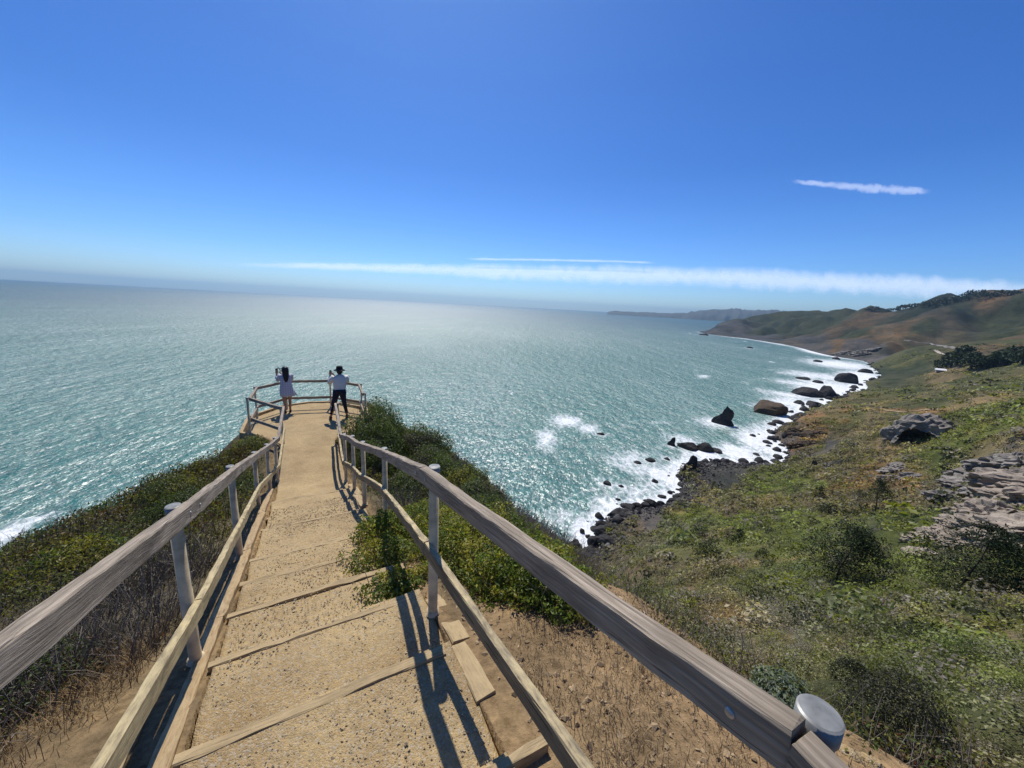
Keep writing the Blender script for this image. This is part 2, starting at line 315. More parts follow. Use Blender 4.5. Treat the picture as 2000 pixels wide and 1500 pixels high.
nt.links.new(mix(nt,foam,(SEAR[2],SEAR[2],SEAR[2]),(0,0,0)),gl.inputs['Color'])
ash=nd(nt,'ShaderNodeAddShader'); nt.links.new(b.outputs[0],ash.inputs[0]); nt.links.new(gl.outputs[0],ash.inputs[1]); nt.links.new(ash.outputs[0],o.inputs[0])
nt.links.new(bn.outputs[0],b.inputs['Normal'])

# ------------------------------------------------------------------ colour of each place on the hillside (albedo, with backlit shade mixed in on the far hills)
GRS=(.086,.096,.026); OLV=(.068,.074,.032); BRN=(.098,.078,.048); GRY=(.105,.095,.082); ORG=(.17,.105,.050); DRT=(.235,.162,.088); RCK=(.12,.108,.098); DKG=(.038,.048,.026); BCH=(.075,.070,.066)
SEEDS=[(1200,1060,BRN),(1250,1120,BRN),(1400,1120,BRN),(1300,1180,OLV),(1500,1130,OLV),(1350,1050,OLV),(1450,1020,GRS),(1600,1050,GRS),(1550,1010,GRS),(1350,1015,GRS),(1750,1110,GRS),(1950,1120,GRS),
(1500,950,GRS),(1600,940,GRS),(1450,960,BRN),(1450,990,BRN),(1600,985,BRN),(1700,930,ORG),(1750,950,BRN),(1650,910,BRN),(1620,870,BRN),(1700,860,BRN),(1580,830,ORG),(1560,820,ORG),(1640,830,BRN),(1600,800,OLV),(1700,810,OLV),(1750,790,OLV),(1850,790,OLV),(1950,760,OLV),(1720,800,ORG),(1790,798,ORG),
(1900,830,GRS),(1960,840,GRS),(1900,870,GRS),(1860,850,GRS),(1980,890,BRN),(1850,940,GRY),(1950,920,GRY),(1800,990,BRN),(1850,1000,BRN),(1750,1010,OLV),(1820,1020,GRS),(1990,1100,GRS),
(1400,1250,GRY),(1450,1280,GRY),(1500,1250,GRY),(1560,1300,OLV),(1500,1200,GRY),(1600,1150,OLV),(1650,1200,OLV),(1700,1160,GRS),(1800,1220,GRS),(1900,1180,OLV),(1900,1260,GRS),(1750,1300,GRS),(1650,1280,BRN),(1450,1210,ORG),(1520,1300,ORG),
(1850,1350,OLV),(1950,1350,GRS),(1950,1450,BRN),(1750,1430,DKG),(1800,1480,ORG),(1650,1400,OLV),(2000,1300,OLV),(1880,1420,OLV),
(1330,960,BCH),(1400,915,BCH),(1450,905,BCH),(1250,1010,BCH),(1200,1040,BCH),(1540,870,BCH),(1545,885,BCH),(1530,845,BCH),
(1750,760,OLV),(1700,740,DKG),(1690,720,RCK),(1740,705,OLV),(1800,680,OLV),(1900,690,OLV),(1980,680,BRN),(1960,672,ORG),(1700,700,RCK),(1640,690,RCK),(1640,675,ORG),(1600,680,RCK),(1660,650,OLV),(1620,640,ORG),(1680,635,ORG),(1560,650,OLV),(1550,665,RCK),(1480,655,RCK),(1420,648,RCK),(1500,630,OLV),(1600,615,OLV),(1700,610,OLV),(1800,610,DKG),(1900,590,DKG),(1990,572,ORG),(1850,630,BRN),(1750,640,OLV),(1780,655,ORG),(1950,640,OLV),(1890,665,OLV)]
sp=[];sc=[]
for u,v,c in SEEDS:
    x,y,z,r=hit(u,v,6 if v>1100 else 20); sp.append((math.atan2(x,y)*4.0,math.log(r)*1.6)); sc.append(c)
sp=np.array(sp); sc=np.array(sc)
def placecol(x,y):
    r=np.hypot(x,y)+1e-6
    q=np.stack([np.arctan2(x,y)*4.0,np.log(r)*1.6],-1).reshape(-1,2)
    q=q+np.stack([fbm(q[:,0]*4,q[:,1]*4,41,5),fbm(q[:,0]*4+9,q[:,1]*4,47,5)],1)*.75
    out=np.zeros((len(q),3))
    for i in range(0,len(q),20000):
        w=1/(((q[i:i+20000,None]-sp[None])**2).sum(-1)+2e-4)**2.0; out[i:i+20000]=(w@sc)/w.sum(1)[:,None]
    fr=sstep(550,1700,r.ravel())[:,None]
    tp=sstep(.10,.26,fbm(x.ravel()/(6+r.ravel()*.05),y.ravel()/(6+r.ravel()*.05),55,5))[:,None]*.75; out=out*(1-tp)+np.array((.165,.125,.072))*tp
    out=out*(1-fr*np.array((.50,.44,.38)))  # far slopes darkened, least in blue: backlit shade and haze painted in
    t=x.ravel()*D[0]+y.ravel()*D[1]; n=x.ravel()*N[0]+y.ravel()*N[1]
    nearw=sstep(3.2,1.4,np.maximum(np.maximum(-n-crestL(t),n-crestR(t)),t-16))[:,None]
    f=fbm(x.ravel()*1.2,y.ravel()*1.2,23,4)[:,None]
    bare=np.array(DRT)*(1+.5*f); scr=np.array((.095,.078,.046))*(1+.6*f)
    bw=np.maximum(sstep(2.6,1.7,t)*(n>0),sstep(3.6,2.2,t+.6*(-n-1))*(n<0))
    bw=np.maximum(bw,sstep(.95,.75,np.abs(n)))[:,None]
    return out*(1-nearw)+(bare*bw+scr*(1-bw))*nearw

# ------------------------------------------------------------------ terrain sheet
az=np.radians(np.concatenate([np.linspace(-110,-64,40),np.linspace(-63,63,500),np.linspace(64,115,40)])); rr=np.exp(np.linspace(math.log(.5),math.log(4200),700))
AZ,RR=np.meshgrid(az,rr); X=RR*np.sin(AZ); Y=RR*np.cos(AZ); Z=height(X,Y)
V=np.stack([X,Y,Z],-1).reshape(-1,3); Fc=gridfaces(len(rr),len(az))
keep=(V[Fc][:,:,2].max(1)>-6); Fc=Fc[keep]; used=np.zeros(len(V),bool); used[Fc.ravel()]=True; idx=np.cumsum(used)-1
V=V[used]; Fc=idx[Fc][:,::-1]
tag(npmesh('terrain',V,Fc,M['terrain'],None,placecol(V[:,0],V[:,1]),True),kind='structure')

# ------------------------------------------------------------------ sea
def shorepts():
    P=[]
    pts=[seahit(u,v)[:2] for u,v in SHORE]
    for (a,b),(c,d) in zip(pts[:-1],pts[1:]):
        k=max(2,int(math.hypot(c-a,d-b)/8))
        for i in range(k): P.append((a+(c-a)*i/k,b+(d-b)*i/k))
    return np.array(P)
SP=shorepts()
#  u, base v, width px, height px, squash, kind, label
ROCKS=[(1412,829,30,30,'peak','tall peaked black sea rock ringed by white surf off the cove'),
(1500,808,54,25,'brown','rounded brown-topped sea rock, largest dome off the orange bluff'),
(1572,772,46,13,'wet','long low black reef rock beyond the brown-topped dome'),
(1611,776,32,22,'wet','blocky black rock joined to the surf between the long reef and the shore'),
(1653,747,26,17,'wet','dark square-topped rock in the bright far surf'),
(1312,870,13,14,'peak','small upright black rock, leftmost of the row crossing the cove'),
(1343,876,34,15,'wet','broad jagged black rock in the middle of the row crossing the cove'),
(1375,880,28,16,'wet','second broad black rock of the row crossing the cove, nearer the shore'),
(1398,883,20,7,'wet','low flat rock at the shore end of the row crossing the cove'),
(1173,849,14,5,'wet','lone low rock awash far out beside the offshore foam patches'),
(1186,947,15,8,'wet','flat dark rock farthest out in the shallow water of the near cove'),
(1213,951,10,5,'wet','small flat rock just right of the outermost rock in the near cove'),
(1245,905,13,5,'wet','low rock awash at the outer edge of the middle foam'),
(1270,901,17,7,'wet','long low rock in the middle foam beside its smaller neighbour'),
(1303,898,10,6,'wet','small round rock in thick foam below the upright black rock'),
(1279,942,11,8,'wet','rounded rock standing alone in the clear water of the near cove'),
(1346,930,24,26,'peak','big upright boulder on the point of the stony beach'),
(1308,964,9,7,'wet','small rock near the beach between the big upright boulder and the pile'),
(1207,977,9,5,'wet','small round rock alone off the boulder pile'),
(1171,1012,14,15,'wet','rounded boulder standing in foam apart from the near pile'),
(1194,1008,14,8,'wet','low boulder in the foam between the lone rounded one and the pile'),
(1228,997,18,14,'wet','boulder at the seaward start of the upper row of the pile'),
(1243,994,16,12,'wet','second boulder of the upper row of the pile'),
(1258,994,16,14,'wet','tall middle boulder of the upper row of the pile'),
(1273,990,20,16,'wet','largest black boulder of the upper row of the pile'),
(1291,988,13,9,'wet','small boulder after the largest one in the upper row'),
(1311,984,13,9,'wet','last boulder at the beach end of the upper row'),
(1177,1030,20,14,'wet','grey-topped boulder leaning over the near foam'),
(1176,1048,24,17,'wet','big pale-sided boulder in the middle of the near pile'),
(1202,1038,20,13,'wet','broad boulder on the landward side of the near pile'),
(1162,1070,24,19,'wet','biggest round black boulder at the waterline of the near pile'),
(1183,1077,30,14,'wet','wide flat slab boulder at the foot of the scrub slope'),
(1128,1070,14,12,'wet','jagged rock standing in foam under the near cliff'),
(1137,1041,10,8,'wet','small wet rock in foam off the near pile'),
(1148,1050,9,8,'wet','small rock in foam next to the big pale-sided boulder'),
(1152,1080,13,9,'wet','small round boulder below the biggest round one'),
(1136,1091,11,7,'wet','last boulder at the corner where foam meets cliff'),
(1158,1090,14,7,'wet','low boulder at the edge of the brown scrub'),
(1464,680,9,3,'wet','tiny rock awash off the far bluff'),(1597,707,12,4,'wet','flat rock in the first line of far surf'),(1632,702,10,4,'wet','small rock at the root of the far cliff'),
(1568,741,18,5,'wet','low reef rock at the outer end of the far surf'),(1597,748,14,5,'wet','low rock between the far reef and the square-topped rock'),(1690,728,16,7,'wet','dark rock close to shore in the bright far surf'),
(1560,789,14,7,'wet','small round rock in front of the long low reef'),(1588,793,22,10,'wet','split black rock in foam below the blocky rock'),(1376,655,14,3,'wet','flat skerry at the tip of the far headland'),
(1600,795,12,8,'wet','black rock beside the split rock nearer the shore'),(1545,818,10,4,'wet','flat rock awash at the foot of the orange bluff'),(1470,852,9,4,'wet','tiny rock alone in streaming foam off the bluff')]
rk=np.array([seahit(r[0],r[1])[:2] for r in ROCKS])
azs=np.radians(np.linspace(-80,80,600)); rs=np.exp(np.linspace(math.log(35),math.log(22000),520))
AZ,RR=np.meshgrid(azs,rs); X=RR*np.sin(AZ); Y=RR*np.cos(AZ); xy=np.stack([X.ravel(),Y.ravel()],1); r_=RR.ravel()
foam=np.zeros(len(xy)); sel=np.where((r_<2600)&(np.degrees(AZ.ravel())>4))[0]
for i in range(0,len(sel),8000):
    s=sel[i:i+8000]; d=np.sqrt(((xy[s,None]-SP[None])**2).sum(-1)).min(1); w=7.5+.021*np.minimum(r_[s],900)
    br=np.clip(.5+2.2*fbm(xy[s,0]/(25+r_[s]*.05),xy[s,1]/(25+r_[s]*.05),15,3),0,1); foam[s]=np.exp(-(d/w)**1.3)*(.95-.40*sstep(350,900,r_[s])*(1-br)-.22*(1-br))
    for dd,ww in ((26,3.0),(44,3.2),(66,3.5)):
        gt=np.clip(3.2*fbm(xy[s,0]/38+dd,xy[s,1]/38,33,3)-.15,0,1); sc_=np.clip(r_[s]/260,.7,2.2); foam[s]=np.maximum(foam[s],gt*.62*np.exp(-((d-(dd+14*fbm(xy[s,0]/60,xy[s,1]/60,dd,2))*sc_)/(ww*sc_))**2))
    dr=np.sqrt(((xy[s,None]-rk[None])**2).sum(-1)).min(1); foam[s]=np.maximum(foam[s],.62*np.exp(-dr/(4+.012*r_[s])))
for u,v,wp,hp,am in [(1105,822,38,14,.62),(1068,858,26,20,.60),(1150,838,30,10,.55),(1400,828,40,10,.6),(1500,862,50,22,.85),(1440,885,40,14,.8),(1380,890,50,14,.72),(1290,925,60,20,.62),(1190,985,40,18,.62),(1140,1040,30,40,.85),(1230,900,60,25,.5),(1330,860,50,14,.5),(1620,760,50,14,.8),(1560,790,50,12,.7),(1680,738,30,10,.9),(1600,735,60,6,.6),(1640,712,50,6,.7),(1545,772,60,5,.6),(1580,752,60,5,.6),(1530,800,50,6,.6),(5,1048,22,8,.85),(60,1018,26,6,.6),(1090,1010,60,30,.42),(1250,960,60,26,.5)]:
    cx,cy,cr=seahit(u,v); a0=math.atan2(cx,cy); da=(AZ.ravel()-a0)/(wp/F_PX*.9); lr=(np.log(r_)-math.log(cr))/max(.012,(hp/F_PX)*cr/H*1.05)
    foam=np.maximum(foam,am*np.exp(-(da**2+lr**2)*.8))
Z=np.zeros_like(X)
tag(npmesh('sea',np.stack([X,Y,Z],-1).reshape(-1,3),gridfaces(len(rs),len(azs))[:,::-1],M['sea'],None,None,True,{'foam':foam}),kind='structure')

# far headland beyond the bay
PRO=[(1186,610,612),(1200,607,613),(1225,609,615),(1260,610,618),(1300,612,621),(1340,611,624),(1360,607,626),(1400,604,629),(1440,604,632),(1480,606,635),(1520,606,638),(1550,608,641),(1600,612,645)]
az=np.array([rt(p[0],p[1])[0] for p in PRO]); tt=np.array([rt(p[0],p[1])[1] for p in PRO]); tb=np.array([rt(p[0],p[2])[1] for p in PRO])
ag=np.linspace(az[0],az[-1],220); RB=9000.0; crest=np.interp(ag,az,tt)*RB+H
w=np.linspace(-1,1,25); prof=np.maximum(0,1-w**2)**.8
AG,WW=np.meshgrid(ag,w); rad=RB+WW*900+fbm(AG*60,WW*2,77,3)*300
zz=(crest[None]+12)*prof[:,None]*(1+.35*fbm(AG*120,WW*4,81,4))-12
V=np.stack([rad*np.sin(AG),rad*np.cos(AG),zz],-1).reshape(-1,3)
tag(npmesh('far_headland',V,gridfaces(25,220)[:,::-1],plain('far_scrub',(.06,.06,.045),.95,.3,.004),None,None,True),kind='structure')

# ------------------------------------------------------------------ boulders and rocks
def rockmesh(name,sx,sy,sz,mat,seed,sub=3,peak=0,crag=.35):
    bm=bmesh.new(); bmesh.ops.create_icosphere(bm,subdivisions=sub,radius=1)
    rs=np.random.default_rng(seed); P=np.array([v.co[:] for v in bm.verts]); 
    for k in range(7):                       # planar fractures
        d=rs.normal(size=3); d/=np.linalg.norm(d); c=rs.uniform(.55,.9); e=P@d-c; P=P-np.where(e>0,e,0)[:,None]*d*.85
    f=fbm(P[:,0]*1.7+seed,P[:,1]*1.7+P[:,2]*1.3,seed%97,4); P=P*(1+crag*f)[:,None]
    if peak:
        P=np.sign(P)*np.abs(P)**.7; zz=P[:,2:3]; P[:,:2]*=1.15-.55*sstep(-.35,.35,zz+.25*P[:,0:1]); P[:,0]+=.25*sstep(-.2,.5,P[:,2]); P=P*(1+.35*fbm(P[:,0]*3+seed,P[:,1]*3+P[:,2]*3,seed%37,3))[:,None]
    P=P*np.array([sx,sy,sz])
    for v,p in zip(bm.verts,P): v.co=p
    return bmobj(name,bm,mat,None,False)
for i,(u,v,wp,hp,kd,lab) in enumerate(ROCKS):
    x,y,r=seahit(u,v); dist=math.sqrt(r*r+H*H); dep=dist*.92
    wx=wp/F_PX*dep*(.72 if 18<i<38 else .58); up=hp/F_PX*dep; el=H/dist; wz=max(.5,(up-wx*el*1.0)/max(.3,math.sqrt(1-el*el))*.95) if kd=='peak' else max(.45*wx,min(up*.85,wx*.95))
    hz=hgt(x,y); zb=max(0,hz) 
    o=rockmesh('sea_rock',wx,wx*(.75 if kd!='peak' else .6),wz,M['brownrock' if kd=='brown' else 'wetrock'],100+i*7,3 if wp<25 else 4,.55 if kd=='peak' else 0)
    yy=wx*.3; o.location=(x+yy*x/r,y+yy*y/r,zb+(wz*.35 if kd=='peak' else wz*.1)); o.rotation_euler=(0,0,-math.atan2(x,y)+random.uniform(-.4,.4))
    tag(o,lab,'rock','rocks standing in the surf along the coast')
# the shoreline boulders
base=[rockmesh('boulder',1,.85,.7,M['wetrock'],500+k*13,2) for k in range(5)]
spots=[]
rb=random.Random(5)
for k in range(300):
    q=rb.random()
    if q<.30: i=rb.uniform(0,5.5); off=rb.uniform(-2,9)
    elif q<.55: i=rb.uniform(6,12.5); off=rb.uniform(-4,9)
    else: i=rb.uniform(12.5,23); off=rb.uniform(-14,8)
    j=int(i); f=i-j; (u0,v0),(u1,v1)=SHORE[j],SHORE[j+1]; x,y,r=seahit(u0+(u1-u0)*f,v0+(v1-v0)*f)
    a=rb.uniform(0,6.28); x+=math.cos(a)*off*.8; y+=math.sin(a)*off*.8
    z=hgt(x,y)
    if z>7: continue
    s=rb.choice([.5,.8,1.1,1.5,2.2])*(1 if r<200 else 1.5 if r<350 else 2.2)
    spots.append((x,y,max(z,-.3),s))
for k,(x,y,z,s) in enumerate(spots):
    o=base[k] if k<5 else base[k%5].copy()
    if k>=5: COL.objects.link(o)
    o.location=(x,y,z+.1*s); o.scale=(s,s,s*rb.uniform(.7,1.1)); o.rotation_euler=(rb.uniform(-.4,.4),rb.uniform(-.4,.4),rb.uniform(0,6.28))
    tag(o,'dark boulder among the many strewn along the stony cove waterline','boulder','boulders strewn along the cove waterline')

# ------------------------------------------------------------------ cliff outcrops
def outcrop(name,path,mat,label,seed,crag=.5):
    bm=bmesh.new(); rs=np.random.default_rng(seed)
    for (u,v,wp,hp,rmin) in path:
        for sub in range(1): pass
        x,y,z,r=hit(u,v+(14 if name=='rock_spur' else 0),rmin); dep=math.sqrt(r*r+(H-z)**2)
        sx=wp/F_PX*dep*.5; sz=hp/F_PX*dep*(.42 if name=='rock_spur' else .5)
        b2=bmesh.new(); bmesh.ops.create_icosphere(b2,subdivisions=5,radius=1); P=np.array([q.co[:] for q in b2.verts])
        for k in range(26):
            d=rs.normal(size=3); d/=np.linalg.norm(d); c=rs.uniform(.6,.92); e=P@d-c; P=P-np.where(e>0,e,0)[:,None]*d*.8
        f=fbm(P[:,0]*3+u+P[:,2]*1.5,P[:,1]*3+P[:,2]*3-P[:,0],seed%91,5); g=np.abs(fbm(P[:,0]*5+v+P[:,2]*3,P[:,2]*7+P[:,1]*5-P[:,0]*3,seed%53,5))
        P=P*(1+crag*1.1*f-.8*g)[:,None]*np.array([sx,sx*.8,sz])
        a=-math.atan2(x,y); ti=-.35; c,s=math.cos(ti),math.sin(ti)
        P=np.stack([P[:,0]*c+P[:,2]*s,P[:,1],-P[:,0]*s+P[:,2]*c],1)
        c,s=math.cos(a),math.sin(a); P=np.stack([P[:,0]*c-P[:,1]*s,P[:,0]*s+P[:,1]*c,P[:,2]],1)+np.array([x,y,z-.28*sz])
        n0=len(bm.verts); vs=[bm.verts.new(p) for p in P]
        for fc in b2.faces: bm.faces.new([vs[q.index] for q in fc.verts])
        b2.free()
    o=bmobj(name,bm,mat,None,False); tag(o,label,'cliff'); return o
outcrop('rock_spur',[(1800,1068,60,26,50),(1850,1045,90,44,50),(1900,1020,100,60,50),(1950,990,100,70,50),(1995,960,90,60,50),(2000,1030,140,60,50),(2040,930,120,80,50),(1930,1050,110,40,50)],M['palerock'],'pale craggy rock spur slanting down the right side of the slope',31,.6)
outcrop('rock_spur',[(1860,955,60,30,100),(1905,930,80,44,100),(1950,905,80,50,100),(1995,890,90,50,100),(1960,945,80,40,100)],M['greyrock'],'grey broken rock face on the slope above the pale spur',57,.6)
outcrop('low_outcrop',[(1760,915,50,22,140),(1785,930,40,20,140),(1740,935,40,14,140)],M['greyrock'],'low grey rock face below the cave on the brown slope',71,.6)
outcrop('bluff',[(1555,845,40,26,250),(1585,850,44,22,250),(1572,866,50,18,250)],M['brownrock'],'orange brown bluff falling to the surf at the corner of the cove',83,.5)
outcrop('rock_ledge',[(1640,905,40,12,200),(1660,900,24,10,200)],M['wetrock'],'dark rock ledge at the foot of the grassy slope behind the beach',93,.5)
outcrop('standing_rock',[(1596,909,13,24,200)],M['wetrock'],'upright dark rock alone on the grass edge near the beach',95,.4)
outcrop('sea_cliff',[(1640,690,34,9,1000),(1672,691,40,10,900),(1700,684,30,9,800)],M['greyrock'],'dark cliff above the surf below the winding coast road',99,.5)
# outcrop with the cave
x,y,z,r=hit(1808,850,150); dep=math.sqrt(r*r+(H-z)**2); s=45/F_PX*dep
bm=bmesh.new(); bmesh.ops.create_icosphere(bm,subdivisions=5,radius=1); P=np.array([q.co[:] for q in bm.verts])
f=fbm(P[:,0]*2.3+4,P[:,1]*2+P[:,2]*3,19,5); g=np.abs(fbm(P[:,0]*4,P[:,2]*5+P[:,1]*3,29,4)); P=P*(1+.55*f-.4*g)[:,None]
q=np.clip(1-((P[:,0]+.12)/.46)**2-((P[:,2]-.02)/.40)**2,0,1)*(P[:,1]<0); P[:,1]+=np.sqrt(q)*1.25
P=P*np.array([s*.85,s*.75,s*.82]); 
for v_,p in zip(bm.verts,P): v_.co=p
o=bmobj('cave_rock',bm,M['greyrock'],None,False); o.location=(x,y,z-.14*s); o.rotation_euler=(0,0,-math.atan2(x,y)); tag(o,'grey rock outcrop with a dark cave mouth in the meadow','cliff')
# ------------------------------------------------------------------ path with timber steps
TS=[1.05,1.78,2.42,3.02,3.6,4.22,5.35,6.1,7.1]; RI=[.05,.055,.05,.045,.045,.045,.05,.02,.04]
def zstep(t):
    t=np.asarray(t,float); z=zc(t); e=[-.2]+TS+[8.4]; r=[0]+RI+[0]
    for i in range(len(e)-1):
        f=np.clip((t-e[i])/(e[i+1]-e[i]),0,1); m=(t>=e[i])&(t<e[i+1]); z=np.where(m,zc(t)-r[i]*(1-f)+r[i+1]*f,z)
    return z
tg=np.concatenate([np.arange(-2.5,8.6,.03),np.arange(8.6,15.72,.06)]); ng=np.linspace(0,1,49)
T_,S_=np.meshgrid(tg,ng,indexing='ij'); wl=halfw(T_,-1); wr=halfw(T_,1); N_=-wl+S_*(wl+wr)
N_=N_+fbm(T_*1.7,S_*0+3.3,61,3)*.05*np.where(S_<.5,1,-1)*np.abs(S_*2-1)
edge=np.minimum(S_,1-S_); Z_=zstep(T_)+fbm(T_*1.5,N_*1.5,62,4)*.026+fbm(T_*9,N_*9,63,3)*.010-.22*(edge<.001)-.012*np.cos(np.pi*2*(S_-.5))*0
V=np.stack([T_*D[0]+N_*N[0],T_*D[1]+N_*N[1],Z_+H],-1).reshape(-1,3)
tag(npmesh('path',V,gridfaces(len(tg),49)[:,::-1],M['path'],None,None,True),kind='structure')
def beam(name,p0,p1,w,h,mat,parent=None,up=Vector((0,0,1)),wear=.003,seed=0,uniq=None):
    p0=Vector(p0);p1=Vector(p1); L=(p1-p0).length; nseg=max(2,int(L/.09)); rs=np.random.default_rng(seed+int(L*1000))
    c=.006; sec=[(-w/2+c,-h/2),(w/2-c,-h/2),(w/2,-h/2+c),(w/2,h/2-c),(w/2-c,h/2),(-w/2+c,h/2),(-w/2,h/2-c),(-w/2,-h/2+c)]
    V=[];F=[]
    bow=rs.normal(0,.003,2)
    for i in range(nseg+1):
        x=-L/2+L*i/nseg; k=math.sin(math.pi*i/nseg)
        for j,(y,z) in enumerate(sec):
            q=rs.normal(0,wear*.45,2); d=float(fbm(x*3+seed*3.1,j*1.7+seed,5,3))*wear*3
            V.append((x+(rs.normal(0,.002) if i in(0,nseg) else 0),y+q[0]+bow[0]*k-d*np.sign(y),z+q[1]+bow[1]*k-d*np.sign(z)))
    for i in range(nseg):
        for j in range(8): a=i*8+j; b=i*8+(j+1)%8; F.append((a,a+8,b+8,b))
    m=bpy.data.meshes.new(name); m.from_pydata(V,[],[tuple(reversed(f)) for f in F]+[tuple(range(7,-1,-1)),tuple(range(nseg*8,nseg*8+8))]); m.materials.append(mat); m.update()
    bm=bmesh.new(); bm.from_mesh(m); bmesh.ops.recalc_face_normals(bm,faces=bm.faces); bm.to_mesh(m); bm.free()
    o=link(bpy.data.objects.new(name,m),parent)
    x=(p1-p0).normalized(); y=up.cross(x).normalized(); z=x.cross(y); mw=Matrix((x,y,z)).transposed().to_4x4(); mw.translation=(p0+p1)/2-(parent.location if parent else Vector())
    o.matrix_basis=mw; return o
SL=['timber step nearest the bottom of the photo with a sawn end out to the right','wide weathered timber step crossing the path just above the bottom one','timber step level with the nearest left railing post','thin timber step directly beyond the one by the nearest left post','timber step whose right end goes under the leafy overhanging bush','pale timber step with a split right end beside the overhanging bush','straight pale timber step reaching the shrub side just past the bush','half buried timber step between the two palest far steps','farthest pale timber step where the stair ends and flat path begins']
for i,(t,lab) in enumerate(zip(TS,SL)):
    z=float(zc(t))+RI[i]-.055+(.014 if i<3 else .019 if i!=7 else .012); r=.64 if i else .86
    o=beam('timber_step',W(t-.05,-.57,z),W(t-.06-.01*(i%3),r,z+.004),.044+.010*(i%2),.11,M['step'],None,wear=.006,seed=40+i)
    tag(o,lab,'step','timber steps across the path')
EL=[(-.6,1.45,-.63,'edging timber in the bottom left corner of the path'),(1.47,2.95,-.63,'edging timber running past the nearest left post'),(2.97,4.5,-.63,'edging timber beyond the nearest left post'),(4.52,6.3,-.64,'edging timber along the dark scrub by the second left post'),(6.32,8.3,-.66,'far left edging timber ending at the flat path')]
for i,(a,b_,n,lab) in enumerate(EL):
    tag(beam('edging_timber',W(a,n,float(zc(a))+.0),W(b_,n,float(zc(b_))+.0),.085,.12,M['timber'],None,wear=.005,seed=60+i),lab,'edging','edging timbers beside the path')
EL2=[(-.4,.98,-.80,'outer edging timber at the bottom left behind the lower rail'),(1.0,2.3,-.80,'outer edging timber behind the base of the nearest left post')]
for i,(a,b_,n,lab) in enumerate(EL2):
    tag(beam('edging_timber',W(a,n,float(zc(a))-.02),W(b_,n,float(zc(b_))-.02),.05,.12,M['timber'],None,wear=.005,seed=70+i),lab,'edging','edging timbers beside the path')
ER=[(1.34,1.74,.74,'cracked edging plank under the right lower rail'),(1.76,2.3,.76,'wide sawn edging plank in front of the leafy bush'),(5.6,6.5,.74,'edging plank below the third right railing post'),(6.52,7.6,.76,'far right edging plank by the big dark bush')]
for i,(a,b_,n,lab) in enumerate(ER):
    tag(beam('edging_timber',W(a,n+.02*(i%2),float(zc(a))-.034),W(b_,n,float(zc(b_))-.034),.11,.10,M['step'],None,wear=.006,seed=80+i),lab,'edging','edging timbers beside the path')

# ------------------------------------------------------------------ railings
def cyl(bm,r0,r1,z0,z1,seg=20,x=0,y=0):
    a=[bm.verts.new((x+r0*math.cos(6.2832*i/seg),y+r0*math.sin(6.2832*i/seg),z0)) for i in range(seg)]
    b=[bm.verts.new((x+r1*math.cos(6.2832*i/seg),y+r1*math.sin(6.2832*i/seg),z1)) for i in range(seg)]
    for i in range(seg): bm.faces.new((a[i],a[(i+1)%seg],b[(i+1)%seg],b[i]))
    return a,b
def post(parent,t,n,cz,rad=.032,gz=None,big=False):
    g=float(zc(t)) if gz is None else gz
    bm=bmesh.new(); h=cz-g; a,b=cyl(bm,rad,rad,-.25,h-.02); bm.faces.new(b); a,b=cyl(bm,rad+.012,rad+.012,-.25,.035); bm.faces.new(b)
    p=bmobj('post',bm,M['post'],parent,True); p.location=W(t,n,g)-parent.location
    bm=bmesh.new(); R_=rad+.004; s=24; prof=[(R_,-.042),(R_,-.004),(R_,-.004),(R_-.003,.0),(R_-.003,.0),(R_*.5,.002),(0.0005,.0025)]
    pr=None
    for r,z in prof:
        cu=[bm.verts.new((r*math.cos(6.2832*i/s),r*math.sin(6.2832*i/s),h+z)) for i in range(s)]
        if pr:
            for i in range(s): bm.faces.new((pr[i],pr[(i+1)%s],cu[(i+1)%s],cu[i]))
        pr=cu
    bm.faces.new(pr); c=bmobj('cap',bm,M['cap'],p,True)
    return p
def bolt(parent,pos,side,r=.011):
    bm=bmesh.new(); bmesh.ops.create_uvsphere(bm,u_segments=12,v_segments=8,radius=r); bmesh.ops.scale(bm,vec=(1,.45,1),verts=bm.verts)
    o=bmobj('bolt',bm,M['bolt'],parent,True); mw=parent.matrix_basis.copy()
    if parent.parent: mw=Matrix.Translation(parent.parent.location)@mw
    o.matrix_basis=mw.inverted()@Matrix.Translation(pos)@Matrix.Rotation(ROT+math.pi*0,4,'Z'); return o
def railing(root,posts,side,joints,lowdrop,topoff=.067,gz=None):
    """posts: (t,n,cap z). Rails run on the walk side of the posts."""
    for (t,n,cz) in posts: post(root,t,n,cz,gz=gz)
    top=[(t,n-side*topoff,cz+.003-.046) for t,n,cz in posts]; low=[(t,n-side*(topoff-.022),cz-d-.045) for (t,n,cz),d in zip(posts,lowdrop)]
    return top,low
def runs(root,name,pts,joints,w,h,mat,seed):
    obs=[]
    for k,(i,j) in enumerate(joints):
        for q in range(i,j):
            a=W(*pts[q]);b=W(*pts[q+1]); g=(b-a).normalized()*.0025
            obs.append(beam(name,a+g,b-g,w,h,mat,root,seed=seed+q))
    return obs
Lp=[(.2,-.72,-.53),(2.53,-.66,-1.19),(4.42,-.68,-1.75),(7.04,-.75,-2.6),(8.44,-.68,-2.98),(9.0,-.57,-3.05),(11.5,-.53,-3.03)]
Lr=empty('left_railing'.replace('left_','path_'),W(2.53,-.70,float(zc(2.53))))
tag(Lr,'wooden two-rail railing with steel posts along the left side of the path','railing','railings of the overlook')
